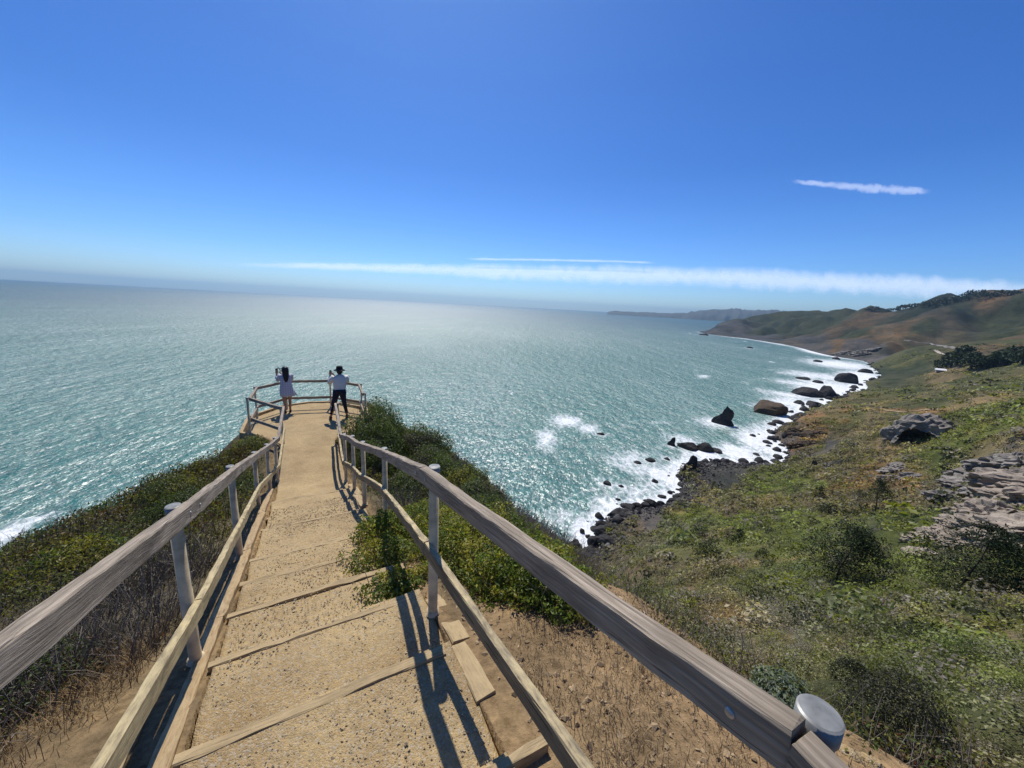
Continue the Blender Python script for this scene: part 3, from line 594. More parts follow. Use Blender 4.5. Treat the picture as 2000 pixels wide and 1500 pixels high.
def do(root,posts,side,low,seed,lmat='lower'):
    top,lw=railing(root,posts,side,None,low)
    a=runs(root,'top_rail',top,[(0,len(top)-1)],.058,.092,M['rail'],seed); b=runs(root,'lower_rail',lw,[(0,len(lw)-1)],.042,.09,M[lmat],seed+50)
    for q,o in enumerate(a):
        for e in (0,1):
            t,n,z=top[q+e]; t2=t+(.10 if e==0 else -.10); f=(t2-top[q][0])/(top[q+1][0]-top[q][0]); zz=top[q][2]+(top[q+1][2]-top[q][2])*f; nn=top[q][1]+(top[q+1][1]-top[q][1])*f
            bolt(o,W(t2,nn-side*.030,zz),side)
    return a,b
do(Lr,Lp,-1,[.66,.64,.62,.58,.62,.64,.62],3)
Rp=[(.17,.80,-.705),(2.11,.70,-1.02),(4.46,.84,-1.80),(5.7,.76,-2.15),(7.0,.76,-2.5),(8.1,.72,-2.83),(11.4,.88,-3.03)]
Rr=empty('path_railing',W(2.11,.70,float(zc(2.11))))
tag(Rr,'wooden two-rail railing with steel posts along the right side of the path','railing','railings of the overlook')
do(Rr,Rp,1,[.72,.53,.50,.53,.56,.6,.6],23,'lower_shaded')
g=.0025
beam('top_rail',W(.166,.732,-.760),W(-1.4,.53,-.80),.058,.092,M['rail'],Rr,seed=91)
beam('lower_rail',W(.165,.75,-1.47),W(-1.6,.55,-1.45),.042,.09,M['lower_shaded'],Rr,seed=92)
GP=[(11.5,-.53,-3.03),(12.8,-1.40,-3.03),(14.25,-1.33,-3.03),(15.14,-.50,-3.03),(14.92,.92,-3.03),(13.86,1.85,-3.03),(12.44,1.78,-3.04)]
Gr=empty('platform_railing',W(14.2,.1,-4.1)); tag(Gr,'wooden guard railing round the end of the lookout platform','railing','railings of the overlook')
cen=(13.3,.2)
for t,n,c in GP[1:]: post(Gr,t,n,c,gz=-4.1)
def inset(p,k):
    v=Vector((cen[0]-p[0],cen[1]-p[1])).normalized()*k; return (p[0]+v.x,p[1]+v.y)
for i in range(len(GP)-1):
    a,b_=GP[i],GP[i+1]
    for nm,dz,w,h,mt,k in (('top_rail',-.055,.06,.089,'rail',.07),('lower_rail',-.67,.042,.09,'rail',.062)):
        pa=inset(a,k if i else .0); pb=inset(b_,k); p0=W(*pa,a[2]+dz); p1=W(*pb,b_[2]+dz); d=(p1-p0).normalized()*(.03 if i==0 else .002)
        beam(nm,p0+d,p1-d*(.1 if i==0 else 1),w,h,M[mt],Gr,seed=130+i)
# timber kerb and retaining boards round the platform
for i,(a,b_) in enumerate(zip(PLAT[1:-2],PLAT[2:-1])):
    lab=['tall sawn retaining board at the left corner of the platform','retaining board along the left edge of the platform','retaining board at the far left corner of the platform','low board along the far edge behind the woman','low board along the far edge behind the man','retaining board at the far right of the platform','retaining board hidden behind the big bush'][i]
    h=.42 if i==0 else .22
    tag(beam('retaining_board',W(*a,-4.1-h/2+.05),W(*b_,-4.1-h/2+.05),.09,h,M['timber'],None,wear=.006,seed=160+i),lab,'board','retaining boards round the platform')

# ------------------------------------------------------------------ people
def loft(name,rings,mat,parent,seg=20,closed=True,wob=0,seed=0):
    V=[];F=[]; rs=np.random.default_rng(seed)
    for i,(c,rx,ry) in enumerate(rings):
        for j in range(seg):
            a=6.2832*j/seg; k=1+wob*math.sin(a*5+i*.7+seed)*(i/len(rings)); V.append((c[0]+rx*k*math.cos(a),c[1]+ry*k*math.sin(a),c[2]))
    for i in range(len(rings)-1):
        for j in range(seg): F.append((i*seg+j,i*seg+(j+1)%seg,(i+1)*seg+(j+1)%seg,(i+1)*seg+j))
    if closed: F+= [tuple(range(seg-1,-1,-1)),tuple(range((len(rings)-1)*seg,len(rings)*seg))]
    bm=bmesh.new(); vs=[bm.verts.new(v) for v in V]
    for f in F: bm.faces.new([vs[i] for i in f])
    bmesh.ops.recalc_face_normals(bm,faces=bm.faces); return bmobj(name,bm,mat,parent,True)
def tubes(name,chains,mat,parent,seg=12):
    bm=bmesh.new()
    for ch in chains:
        pr=None; n=len(ch)
        for i,(p,r) in enumerate(ch):
            p=Vector(p); d=(Vector(ch[min(n-1,i+1)][0])-Vector(ch[max(0,i-1)][0])).normalized(); x=d.orthogonal().normalized()
            if abs(d.z)<.95: x=d.cross(Vector((0,0,1))).normalized()
            else: x=Vector((1,0,0))-d*d.x; x.normalize()
            y=d.cross(x); cu=[bm.verts.new(p+x*r*math.cos(6.2832*k/seg)+y*r*math.sin(6.2832*k/seg)) for k in range(seg)]
            if pr:
                for k in range(seg): bm.faces.new((pr[k],pr[(k+1)%seg],cu[(k+1)%seg],cu[k]))
            else: bm.faces.new(cu[::-1])
            pr=cu
        bm.faces.new(pr)
    bmesh.ops.recalc_face_normals(bm,faces=bm.faces); return bmobj(name,bm,mat,parent,True)
def skin(name,J,E_,mat,parent,root='pelvis'):
    ks=list(J); m=bpy.data.meshes.new(name); m.from_pydata([J[k][0] for k in ks],[(ks.index(a),ks.index(b)) for a,b in E_],[])
    o=bpy.data.objects.new(name,m); COL.objects.link(o); md=o.modifiers.new('s','SKIN'); 
    if not m.skin_vertices: 
        bpy.context.view_layer.objects.active=o; bpy.ops.mesh.customdata_skin_add()
    for k,sv in zip(ks,m.skin_vertices[0].data):
        r=J[k][1]; sv.radius=(r,r) if not isinstance(r,tuple) else r; sv.use_root=(k==root)
    s=o.modifiers.new('u','SUBSURF'); s.levels=1; s.render_levels=1
    dg=bpy.context.evaluated_depsgraph_get(); m2=bpy.data.meshes.new_from_object(o.evaluated_get(dg)); m2.name=name
    bpy.data.objects.remove(o); bpy.data.meshes.remove(m); m2.materials.clear(); m2.materials.append(mat)
    for p in m2.polygons: p.use_smooth=True
    return link(bpy.data.objects.new(name,m2),parent)
def hand(J,E_,w,key,side,fw,up):
    """palm and five curled fingers leaving wrist joint w; fw: along the hand, up: side the thumb leaves"""
    wp=Vector(J[w][0]); fw=Vector(fw).normalized(); up=Vector(up).normalized(); sd=fw.cross(up).normalized()
    pm=key+'palm'; J[pm]=(tuple(wp+fw*.055),(.027,.017)); E_.append((w,pm))
    for i,(l,o) in enumerate(((.062,.027),(.072,.009),(.066,-.009),(.050,-.026))):
        a=key+'f%da'%i; b=key+'f%db'%i; c=key+'f%dc'%i
        J[a]=(tuple(wp+fw*.092+up*o),.0095); J[b]=(tuple(wp+fw*(.092+l*.5)+up*o+sd*side*.012),.0085); J[c]=(tuple(wp+fw*(.092+l*.72)+up*o+sd*side*(.012+l*.5)),.0075)
        E_+= [(pm,a),(a,b),(b,c)]
    a=key+'ta'; b=key+'tb'; J[a]=(tuple(wp+fw*.045+up*.042),.0105); J[b]=(tuple(wp+fw*.075+up*.055+sd*side*.02),.009); E_+=[(pm,a),(a,b)]
def person(name,loc,rz,label,J,E_,bodymat):
    root=empty(name,loc,rz); tag(root,label,'person'); skin('body',J,E_,bodymat,root); return root
def baseJ(s,lf,rf,le,lw,re,rw,lean=(0,0),headz=1.0,knl=(0,0),knr=(0,0)):
    lx,ly=lean
    J={'pelvis':((0,0,.93*s),(.15,.105)),'spine':((lx*.3,ly*.3,1.10*s),(.135,.10)),'chest':((lx*.7,ly*.7,1.30*s),(.16,.105)),'neck':((lx,ly,1.475*s),.055),'jaw':((lx*1.05,ly+.03,1.55*s),(.066,.07)),'skull':((lx*1.05,ly+.025,1.65*s),(.078,.093)),'crown':((lx*1.05,ly+.02,1.715*s),(.05,.06)),
     'nose':((lx*1.05,ly+.125,1.60*s),.013),'earl':((lx*1.05-.085,ly+.015,1.61*s),.016),'earr':((lx*1.05+.085,ly+.015,1.61*s),.016),
     'hl':((-.095,0,.88*s),.095),'kl':((lf[0]*.55-.045+knl[0],lf[1]*.5+.02+knl[1],.49*s),.058),'al':((lf[0],lf[1],.085),.038),'tl':((lf[0]-.02,lf[1]+.13,.035),(.036,.028)),
     'hr':((.095,0,.88*s),.095),'kr':((rf[0]*.55+.045+knr[0],rf[1]*.5+.02+knr[1],.49*s),.058),'ar':((rf[0],rf[1],.085),.038),'tr':((rf[0]+.02,rf[1]+.13,.035),(.036,.028)),
     'sl':((lx-.17*s,ly,1.42*s),.055),'el':(le,.042),'wl':(lw,.028),'sr':((lx+.17*s,ly,1.42*s),.055),'er':(re,.042),'wr':(rw,.028)}
    E_=[('pelvis','spine'),('spine','chest'),('chest','neck'),('neck','jaw'),('jaw','skull'),('skull','crown'),('jaw','nose'),('skull','earl'),('skull','earr'),('pelvis','hl'),('hl','kl'),('kl','al'),('al','tl'),('pelvis','hr'),('hr','kr'),('kr','ar'),('ar','tr'),('chest','sl'),('sl','el'),('el','wl'),('chest','sr'),('sr','er'),('er','wr')]
    return J,E_
# woman in the plaid shirt dress, phone raised on her left
s=.925; J,E_=baseJ(s,(-.075,-.03),(.07,.05),(-.225,.17,1.12),(-.235,.36,1.29),(.19,.22,1.13),(-.08,.37,1.27),(0,.0))
hand(J,E_,'wl','l',-1,(-.05,.15,1),(1,0,0)); hand(J,E_,'wr','r',1,(-.5,.2,.8),(0,.3,1))
wo=person('person',W(14.62,-.46,float(zc(14.6))+.012),R(36),'woman with long dark hair in a pale plaid shirt dress raising a phone',J,E_,M['skin'])
o=loft('dress',[((0,0,1.385),.058,.06),((0,0,1.36),.10,.075),((0,0,1.325),.178,.098),((0,0,1.22),.178,.118),((0,0,1.06),.165,.122),((0,0,.93),.185,.14),((.01,0,.80),.212,.158),((.015,-.005,.68),.225,.165),((.03,-.01,.60),.235,.172)],M['shirt'],wo,28,False,.05,1)
so_=o.modifiers.new('t','SOLIDIFY'); so_.thickness=.006
tubes('sleeve',[[((-.155,0,1.325),.072),((-.195,.07,1.23),.064),((-.222,.155,1.135),.060),((-.228,.21,1.16),.058),((-.252,.27,1.22),.055)],[((.155,0,1.325),.072),((.178,.10,1.23),.064),((.192,.205,1.14),.060),((.17,.24,1.17),.060),((.07,.30,1.21),.055)]],M['shirt'],wo)
tubes('hem_flap',[[((.215,-.10,.80),.012),((.245,-.11,.70),.02),((.29,-.10,.62),.016),((.32,-.08,.585),.008)]],M['shirt'],wo,10)
loft('hair',[((0,.0,1.628),.03,.035),((0,-.002,1.612),.07,.082),((0,-.006,1.575),.096,.108),((.002,-.012,1.52),.106,.112),((.004,-.03,1.45),.104,.095),((.004,-.062,1.38),.098,.064),((.002,-.095,1.29),.088,.045),((-.002,-.118,1.20),.07,.034),((-.006,-.13,1.13),.04,.02),((-.008,-.132,1.10),.012,.01)],M['hair'],wo,22,True,.06,2)
rs=random.Random(3); tubes('loose_hair',[[((-.07,-.01,1.56-.02*k),.012),((-.13,-.02,1.575-.02*k+rs.uniform(-.02,.02)),.007),((-.19,-.03,1.585+rs.uniform(-.04,.03)),.004),((-.24,-.03,1.60+rs.uniform(-.05,.03)),.0015)] for k in range(6)],M['hair'],wo,5)
tubes('sandal',[[((-.075,-.075,.022),.036),((-.078,.0,.018),.034),((-.09,.10,.018),.040),((-.096,.145,.015),.026)],[((.07,.005,.022),.036),((.073,.08,.018),.034),((.085,.18,.018),.040),((.09,.225,.015),.026)]],M['sandal'],wo)
def phone(loc,rz,tilt,label):
    bm=bmesh.new(); bmesh.ops.create_cube(bm,size=1); bmesh.ops.scale(bm,vec=(.072,.009,.148),verts=bm.verts); bmesh.ops.bevel(bm,geom=bm.edges[:],offset=.003,segments=2,affect='EDGES')
    e=empty('phone',loc,rz); bm2=bmesh.new()
    b_=bmobj('case',bm,M['phone'],e); bmesh.ops.create_cube(bm2,size=1); bmesh.ops.scale(bm2,vec=(.066,.001,.138),verts=bm2.verts); bmesh.ops.translate(bm2,vec=(0,-.0052,0),verts=bm2.verts); bmobj('screen',bm2,M['phone'],e)
    e.rotation_euler=(tilt,0,rz); tag(e,label,'phone')
def local(o,p): return Matrix.Translation(o.location)@Matrix.Rotation(o.rotation_euler[2],4,'Z')@Vector(p)
phone(local(wo,(-.225,.405,1.425)),R(36),R(-8),'dark phone held up in the left hand of the woman in the plaid dress')
# man in the pale jumper and dark hat, feet wide apart
s=.99; J,E_=baseJ(s,(-.30,-.10),(.20,-.02),(-.285,.15,1.20),(-.265,.36,1.40),(.255,.19,1.22),(-.12,.40,1.38),(.03,.05),1,(.06,.05),(-.02,.04))
hand(J,E_,'wl','l',-1,(-.02,.2,1),(1,0,0)); hand(J,E_,'wr','r',1,(-.6,.2,.7),(0,.3,1))
ma=person('person',W(13.40,1.10,float(zc(13.4))+.012),R(26),'man in an off-white jumper, navy trousers and dark brimmed hat taking a photo',J,E_,M['skin'])
loft('sweater',[((.03,.05,1.50),.07,.075),((.03,.05,1.465),.125,.092),((.03,.048,1.42),.205,.118),((.025,.04,1.30),.222,.14),((.018,.03,1.16),.205,.14),((.01,.015,1.03),.19,.135),((.005,.01,.96),.182,.132),((.004,.008,.945),.165,.12)],M['sweater'],ma,26,True,.03,4)
tubes('sleeve',[[((-.15,.05,1.42),.088),((-.232,.08,1.31),.080),((-.282,.148,1.205),.072),((-.285,.22,1.265),.066),((-.285,.32,1.365),.05)],[((.21,.05,1.42),.088),((.25,.11,1.31),.080),((.256,.19,1.225),.072),((.18,.24,1.275),.068),((-.05,.365,1.365),.05)]],M['sweater'],ma)
tubes('trousers',[[((0,0,1.0),.155),((0,-.005,.93),.165),((0,-.005,.86),.14),((0,0,.80),.06)],[((-.085,0,.99),.115),((-.095,0,.86),.118),((-.15,-.02,.68),.088),((-.205,-.03,.49),.070),((-.262,-.075,.30),.056),((-.292,-.098,.17),.050)],[((.085,0,.99),.115),((.095,0,.86),.118),((.115,.01,.68),.088),((.138,.03,.49),.070),((.172,.005,.30),.056),((.195,-.015,.17),.050)]],M['pants'],ma,16)
tubes('shoe',[[((-.295,-.155,.05),.042),((-.30,-.09,.05),.050),((-.31,.0,.04),.046),((-.322,.08,.032),.036)],[((.197,-.075,.05),.042),((.20,-.01,.05),.050),((.21,.08,.04),.046),((.222,.16,.032),.036)]],M['shoe'],ma)
ht=loft('hat',[((.03,.07,1.785),.05,.06),((.03,.07,1.78),.088,.10),((.03,.07,1.735),.102,.115),((.03,.07,1.68),.108,.122),((.03,.065,1.665),.135,.155),((.03,.06,1.64),.178,.195),((.03,.06,1.634),.18,.197),((.03,.065,1.652),.135,.155),((.03,.07,1.66),.10,.11)],M['hat'],ma,26)
loft('hair',[((.03,.045,1.70),.092,.10),((.03,.035,1.63),.098,.10),((.03,.02,1.57),.088,.085),((.03,.01,1.53),.06,.06)],M['hair'],ma,18,True,.05,6)
phone(local(ma,(-.25,.425,1.51)),R(26),R(-8),'dark phone held up by the man in the off-white jumper')

# ------------------------------------------------------------------ plants
class Cards:
    """leaf shaped cards gathered into one mesh"""
    def __init__(s): s.V=[];s.C=[]
    def add(s,P,nrm,size,asp,col,rng,flat=.5):
        n=len(P); a=rng.normal(size=(n,3)); nn=nrm*flat*1.6+rng.normal(size=(n,3))*.75; nn/=np.linalg.norm(nn,axis=1)[:,None]+1e-9
        a-=nn*(a*nn).sum(1)[:,None]; a/=np.linalg.norm(a,axis=1)[:,None]+1e-9; b=np.cross(nn,a)
        sz=(size*rng.uniform(.7,1.3,n))[:,None] if np.ndim(size)==0 else (size*rng.uniform(.7,1.3,n))[:,None]
        a=a*sz*.5; b=b*sz*.5*asp; bend=nn*sz*.12
        s.V.append(np.stack([P-a,P+b*.9+bend,P+a,P-b*.9+bend],1).reshape(-1,3)); s.C.append(np.repeat(col,4,0))
    def build(s,name,mat,parent=None,org=None):
        V=np.concatenate(s.V); C=np.concatenate(s.C)
        if org is not None: V=V-np.array(org)
        return npmesh(name,V,np.arange(len(V)).reshape(-1,4),mat,parent,np.clip(C,.003,.9))
class Twigs:
    def __init__(s): s.V=[];s.F=[];s.C=[];s.n=0
    def add(s,pts,rad,col):
        """pts (n,k,3), rad (n,k)"""
        n,k,_=pts.shape; off=np.array([[1,0,0],[-.5,.5,.5],[-.3,-.6,.5]])
        ring=pts[:,:,None]+off[None,None]*rad[:,:,None,None]; s.V.append(ring.reshape(-1,3)); s.C.append(np.repeat(col,k*3,0))
        b=(np.arange(n)*k*3)[:,None]+s.n; F=[]
        for i in range(k-1):
            for j in range(3): a=i*3+j; c=i*3+(j+1)%3; F.append(np.concatenate([b+a,b+c,b+c+3,b+a+3],1))
        s.F.append(np.stack(F,1).reshape(-1,4)); s.n+=n*k*3
    def build(s,name,mat,parent=None,org=None):
        V=np.concatenate(s.V); V=V-np.array(org) if org is not None else V
        return npmesh(name,V,np.concatenate(s.F),mat,parent,np.concatenate(s.C),True)
def dome(n,rx,ry,h,rng,seed,lo=.45,lump=.55,up=.1):
    d=rng.normal(size=(n,3)); d[:,2]=np.abs(d[:,2])+up*rng.uniform(-1,1,n); d/=np.linalg.norm(d,axis=1)[:,None]
    l=1+lump*fbm(d[:,0]*2.3+seed,d[:,1]*2.3+d[:,2]*1.7,seed%89,3)*2*.5+lump*.5*fbm(d[:,0]*6+seed,d[:,1]*6+d[:,2]*5,seed%83,2)
    r=(lo+(1-lo)*rng.uniform(0,1,n)**.45)*l
    return d*r[:,None]*np.array([rx,ry,h]), d
def twigset(c,rx,h,n,rng,rad,col):
    a=rng.uniform(0,6.283,n); o=rng.uniform(0,.25,n)*rx; e=rng.uniform(.5,1.0,n)*rx; p0=np.stack([o*np.cos(a),o*np.sin(a),np.full(n,-.05)],1); p2=np.stack([e*np.cos(a),e*np.sin(a),h*rng.uniform(.35,1.0,n)],1)
    p1=(p0+p2)*.5+rng.normal(size=(n,3))*rx*.12; return np.stack([p0,p1,p2],1)+np.array(c), np.stack([np.full(n,rad),np.full(n,rad*.7),np.full(n,rad*.3)],1), np.array(col)*rng.uniform(.6,1.4,n)[:,None]
LEAFG=np.array((.115,.150,.024)); LEAFY=np.array((.25,.225,.036)); DARKL=np.array((.060,.080,.022)); DEAD=np.array((.17,.145,.12)); OLIV=np.array((.20,.19,.052))
def shrub(name,t,n,rx,ry,h,nl,size,col,label,seed,tw=40,up2=None,jit=.35,group='shrubs beside the path',base=None,alt=None,lump=.55):
    rng=np.random.default_rng(seed)
    if base is None: w=W(t,n); z=hgt(w.x,w.y); c=np.array([w.x,w.y,z-.04])
    else: c=np.array(base)
    P,d=dome(nl,rx,ry,h,rng,seed,lump=lump); k=rng.uniform(0,1,nl)[:,None]; cl=np.array(col)[None]*(1+jit*rng.normal(size=(nl,1)))
    if alt is not None: cl=np.where(fbm(P[:,0]*2.2/rx+seed,P[:,1]*2.2/rx+P[:,2],seed%71,3)[:,None]+.12*rng.normal(size=(nl,1))>.08,np.array(alt)[None]*(1+jit*rng.normal(size=(nl,1))),cl)
    e=empty(name,tuple(c)); tag(e,label,'shrub',group)
    q=Cards(); q.add(P,d,size,.55,np.clip(cl,.004,1),rng,.8); q.build('foliage',M['leaf'],e)
    if tw:
        tg_=Twigs(); tg_.add(*twigset((0,0,0),rx*.95,h*.95,tw,rng,.008 if h<1 else .012,DEAD*.8)); tg_.build('stem',M['twig'],e)
    return e
G1='leafy green bushes under the right railing'
for i,(t,n,rx,ry,h,nl,lab) in enumerate([(2.62,.62,.40,.36,.36,5200,'leafy bush spilling over the step edge beside the nearest right post'),(3.25,.66,.42,.36,.42,5200,'bright leafy bush overhanging the path next to the two middle steps'),(3.95,.74,.36,.34,.38,4200,'leafy bush on the path edge below the second right post'),(2.75,1.25,.50,.45,.48,6500,'leafy bush behind the nearest right post under the top rail'),(2.15,1.28,.36,.36,.40,4200,'low leafy bush next to the bare dirt just right of the lower rail'),(1.80,1.52,.34,.30,.36,4200,'last leafy bush at the edge of the dry grass slope'),(3.5,1.30,.50,.45,.48,6000,'rounded green bush seen between the two right rails'),(4.4,1.35,.50,.5,.45,5500,'yellowish green bush beyond the second right post'),(2.55,1.80,.45,.4,.50,5200,'leafy bush on the cliff edge below the middle of the top rail'),(3.5,2.0,.55,.5,.5,5200,'bush on the cliff edge with glossy yellow-green tips')]):
    shrub('leafy_bush',t,n,rx,ry,h,nl,.034,LEAFG*(1.0+.12*(i%3)),lab,300+i,26,jit=.3,group=G1,alt=LEAFY*1.15,lump=.8)
G2='dark bushes on the right edge of the overlook'
for i,(t,n,rx,ry,h,nl,sz,lab,al) in enumerate([(10.7,1.75,.95,1.0,1.50,15000,.055,'biggest dark green bush hiding the right end of the platform railing',None),(9.6,1.70,.80,.8,1.40,11000,.055,'dense green bush between the biggest bush and the railing',None),(9.9,2.9,.9,.9,1.0,8000,.055,'dark bush with bare twigs sloping to the cliff edge behind the biggest bush',DEAD*.5),(8.7,1.45,.60,.6,1.0,7000,.05,'shaded bush just behind the bend of the right railing',None),(8.4,2.6,.8,.8,.85,7000,.05,'twiggy dark bush on the slope below the biggest bush',DEAD*.6),(7.4,2.7,.55,.55,.75,5000,.045,'dark rounded bush standing out against the sea',None),(6.3,2.75,.55,.55,.70,5000,.042,'green bush with upright sprigs on the cliff edge',LEAFY),(6.9,1.7,.6,.6,.55,5000,.042,'grey twiggy bush behind the third right post',DEAD*.6),(5.3,2.5,.5,.5,.50,4500,.040,'half dry bush on the cliff edge above the surf',DEAD*.7),(4.5,2.35,.45,.45,.45,4500,.038,'small yellowish bush at the cliff edge near the long top rail',LEAFY)]):
    shrub('dark_bush',t,n,rx,ry,h,nl,sz,DARKL*1.5,lab,340+i,120,jit=.4,group=G2,alt=(LEAFG*.8 if al is None else al))
G3='low dark shrubs left of the path'
for i,(t,n,rx,ry,h,nl,lab,cl,al) in enumerate([(8.0,-1.9,.75,.7,.62,6500,'darkest round shrub just left of the third left post',DARKL,DARKL*1.6),(9.4,-2.5,.6,.6,.55,5000,'dark shrub on the crest below the platform corner',DARKL*1.2,OLIV),(11.3,-1.3,.55,.5,.42,4500,'green shrub at the foot of the platform railing',OLIV,LEAFG*.8),(11.9,-2.3,.6,.55,.45,4500,'brownish dome-shaped shrub against the sea near the platform',DEAD*.45,OLIV),(6.2,-2.6,.7,.65,.45,5000,'dark green shrub in the middle of the left slope',DARKL*1.6,LEAFY*.8),(2.9,-1.75,.7,.55,.45,5500,'shaded twiggy shrub under the nearest stretch of left top rail',DARKL*1.1,DEAD*.4)]):
    shrub('low_shrub',t,n,rx,ry,h,nl,.042 if t>5 else .028,cl,lab,380+i,90,jit=.4,group=G3,alt=al)
sgx=hit(1528,1388,1.3); sgr=44/F_PX*math.hypot(sgx[3],H-sgx[2])
shrub('sage_bush',.42,2.35,sgr,sgr,sgr*1.1,3000,.02+.004*sgx[3],(.20,.23,.16),'pale grey-green sage bush behind the nearest post cap',399,20,jit=.25,group=None,base=(sgx[0],sgx[1],sgx[2]-.02))
# ground cover near the railings
rng=np.random.default_rng(21); q=Cards(); tw=Twigs()
def region(cnt,t0,t1,n0,n1):
    t=rng.uniform(t0,t1,cnt); n=rng.uniform(n0,n1,cnt); x=t*D[0]+n*N[0]; y=t*D[1]+n*N[1]; return t,n,x,y,height(x,y)
def cover(cnt,t0,t1,n0,n1,leafs,mask,dead,hh):
    t,n,x,y,z=region(cnt,t0,t1,n0,n1); k=mask(t,n,x,y,z); t,n,x,y,z=t[k],n[k],x[k],y[k],z[k]; r=np.hypot(x,y)
    f=fbm(x*.55,y*.55,66,4); f2=fbm(x*1.6,y*1.6,67,3); dd=dead(t,n)+f*1.5
    for i in range(len(t)):
        rx=rng.uniform(.16,.34); h=rng.uniform(.6,1.2)*hh*(1+f2[i]); isd=dd[i]>.5
        nl=int(leafs*(.35 if isd else 1)); P,d=dome(nl,rx,rx,h,rng,i,lo=.3)
        c=(DEAD*.62 if isd else (LEAFY*.50 if f2[i]>.10 else ((OLIV*.8 if rng.random()<.7 else np.array((.13,.10,.06))) if f2[i]>-.06 else DARKL*1.5)))
        if rng.random()<.03: c=np.array((.16,.06,.03))
        q.add(P+np.array([x[i],y[i],z[i]-.03]),d,.015+.0042*r[i],.55,np.clip(c[None]*(1+.35*rng.normal(size=(nl,1))),.004,1),rng,.5)
        m=16 if isd else 4
        tw.add(*twigset((x[i],y[i],z[i]),rx*1.25,h*1.25,m,rng,.0022+.0006*r[i],DEAD*(1.15 if isd else .8)))
cover(2600,1.2,13.6,-7.5,-.95,52,lambda t,n,x,y,z:(t+.7*(-n-1)>2.6)&~((t>11.2)&(n>-1.75)),lambda t,n:.62-.10*t+.05*(-n)+.35*sstep(5,2.5,t)+.22*sstep(8,4,t),.30)
cover(1100,3.5,14.5,.95,5.0,46,lambda t,n,x,y,z:(n>1.0)&~((t>11.2)&(n<2.2)),lambda t,n:.25+.12*(n-1),.34)
cover(260,-.5,5,1.7,3.2,46,lambda t,n,x,y,z:(n>crestR(t)+.25),lambda t,n:.35+0*t,.24)
cover(260,15.8,17.5,-1.5,2,46,lambda t,n,x,y,z:(t>16),lambda t,n:.4+0*t,.22)
tag(q.build('ground_scrub',M['leaf']),kind='stuff'); tag(tw.build('dry_twigs',M['twig']),kind='stuff')
# dry grass
q=Cards()
def grass(cnt,t0,t1,n0,n1,mask,col,L):
    t,n,x,y,z=region(cnt,t0,t1,n0,n1); k=mask(t,n)&(fbm(x*2.2,y*2.2,88,4)+rng.uniform(-.15,.15,cnt)>.0); x,y,z=x[k],y[k],z[k]; m=len(x)
    b=np.stack([x,y,z-.01],1); ln=L*rng.uniform(.5,1.3,m); a=rng.uniform(0,6.283,m); le=rng.uniform(.2,.9,m); tip=b+np.stack([np.cos(a)*ln*le,np.sin(a)*ln*le,ln*np.sqrt(1-.6*le**2)],1)
    mid=(b+tip)/2+np.array([0,0,.12])*ln[:,None]; s_=np.stack([-np.sin(a),np.cos(a),0*a],1)*.0013
    q.V.append(np.stack([b-s_,b+s_,mid+s_,mid-s_],1).reshape(-1,3)); q.V.append(np.stack([mid-s_,mid+s_,tip+s_*.2,tip-s_*.2],1).reshape(-1,3))
    c=np.array(col)[None]*rng.uniform(.55,1.35,(m,1)); q.C.append(np.repeat(c,4,0)); q.C.append(np.repeat(c,4,0))
grass(16000,-1.2,2.4,.88,1.95,lambda t,n:(n>.9),(.30,.215,.12),.065)
grass(20000,.3,3.6,-2.6,-.92,lambda t,n:t<3.4,(.27,.175,.08),.10)
grass(2600,.3,1.7,-2.2,-1.0,lambda t,n:t<1.8,(.07,.10,.02),.09)
grass(1500,2,12,.7,.95,lambda t,n:t>0,(.13,.11,.04),.08)
grass(1800,3,12,-.95,-.68,lambda t,n:t>0,(.10,.095,.035),.08)
tag(q.build('dry_grass',M['twig']),kind='stuff')
# loose gravel on the path and clods on the bank
def stones(name,t,n,zf,size,col):
    m=len(t); x=t*D[0]+n*N[0]; y=t*D[1]+n*N[1]; z=zf(t,n,x,y); o=np.array([[1,0,0],[-1,0,0],[0,1,0],[0,-1,0],[0,0,1],[0,0,-1]],float)
    v=o[None]*(1+.45*rng.normal(size=(m,6,1)).clip(-1,1))+.25*rng.normal(size=(m,6,3)); v*=size[:,None,None]*np.array([1,1,.7]); v+=np.stack([x,y,z+size*.3],1)[:,None]
    f=np.array([[0,2,4],[2,1,4],[1,3,4],[3,0,4],[2,0,5],[1,2,5],[3,1,5],[0,3,5]]); F=(f[None]+(np.arange(m)*6)[:,None,None]).reshape(-1,3)
    tag(npmesh(name,v.reshape(-1,3),F,M['stone'],None,np.repeat(col,6,0)),kind='stuff')
m_=11000; t=rng.uniform(.2,1,m_)**1.6*7-.4; n=rng.uniform(-.52,.66,m_); sz=.0022+.0045*rng.uniform(0,1,m_)**5+.0008*np.maximum(t,0)
stones('gravel',t,n,lambda t,n,x,y:zstep(t)+H+.002,sz,np.array((.34,.27,.17))[None]*rng.uniform(.75,1.4,(m_,1)))
m_=5000; t=rng.uniform(-1.2,2.6,m_); n=rng.uniform(.85,2.1,m_); sz=.004+.014*rng.uniform(0,1,m_)**5
stones('dirt_clods',t,n,lambda t,n,x,y:height(x,y),sz,np.array((.30,.215,.125))[None]*rng.uniform(.6,1.35,(m_,1)))
for (u,v,s_,lab) in [(648,1440,.016,'small pale pebble alone on the path near the bottom edge'),(560,1085,.013,'flat pale stone lying on the path by the leafy bush')]:
    r=ray(u,v); k=1
    for k in np.arange(.5,8,.01):
        p=k*r
        if p[2]<float(zstep(p[:2]@D)): break
    o=rockmesh('pebble',s_*1.3,s_,s_*.8,M['path'],int(u),2); o.location=(p[0],p[1],p[2]+H+s_*.4); tag(o,lab,'pebble')
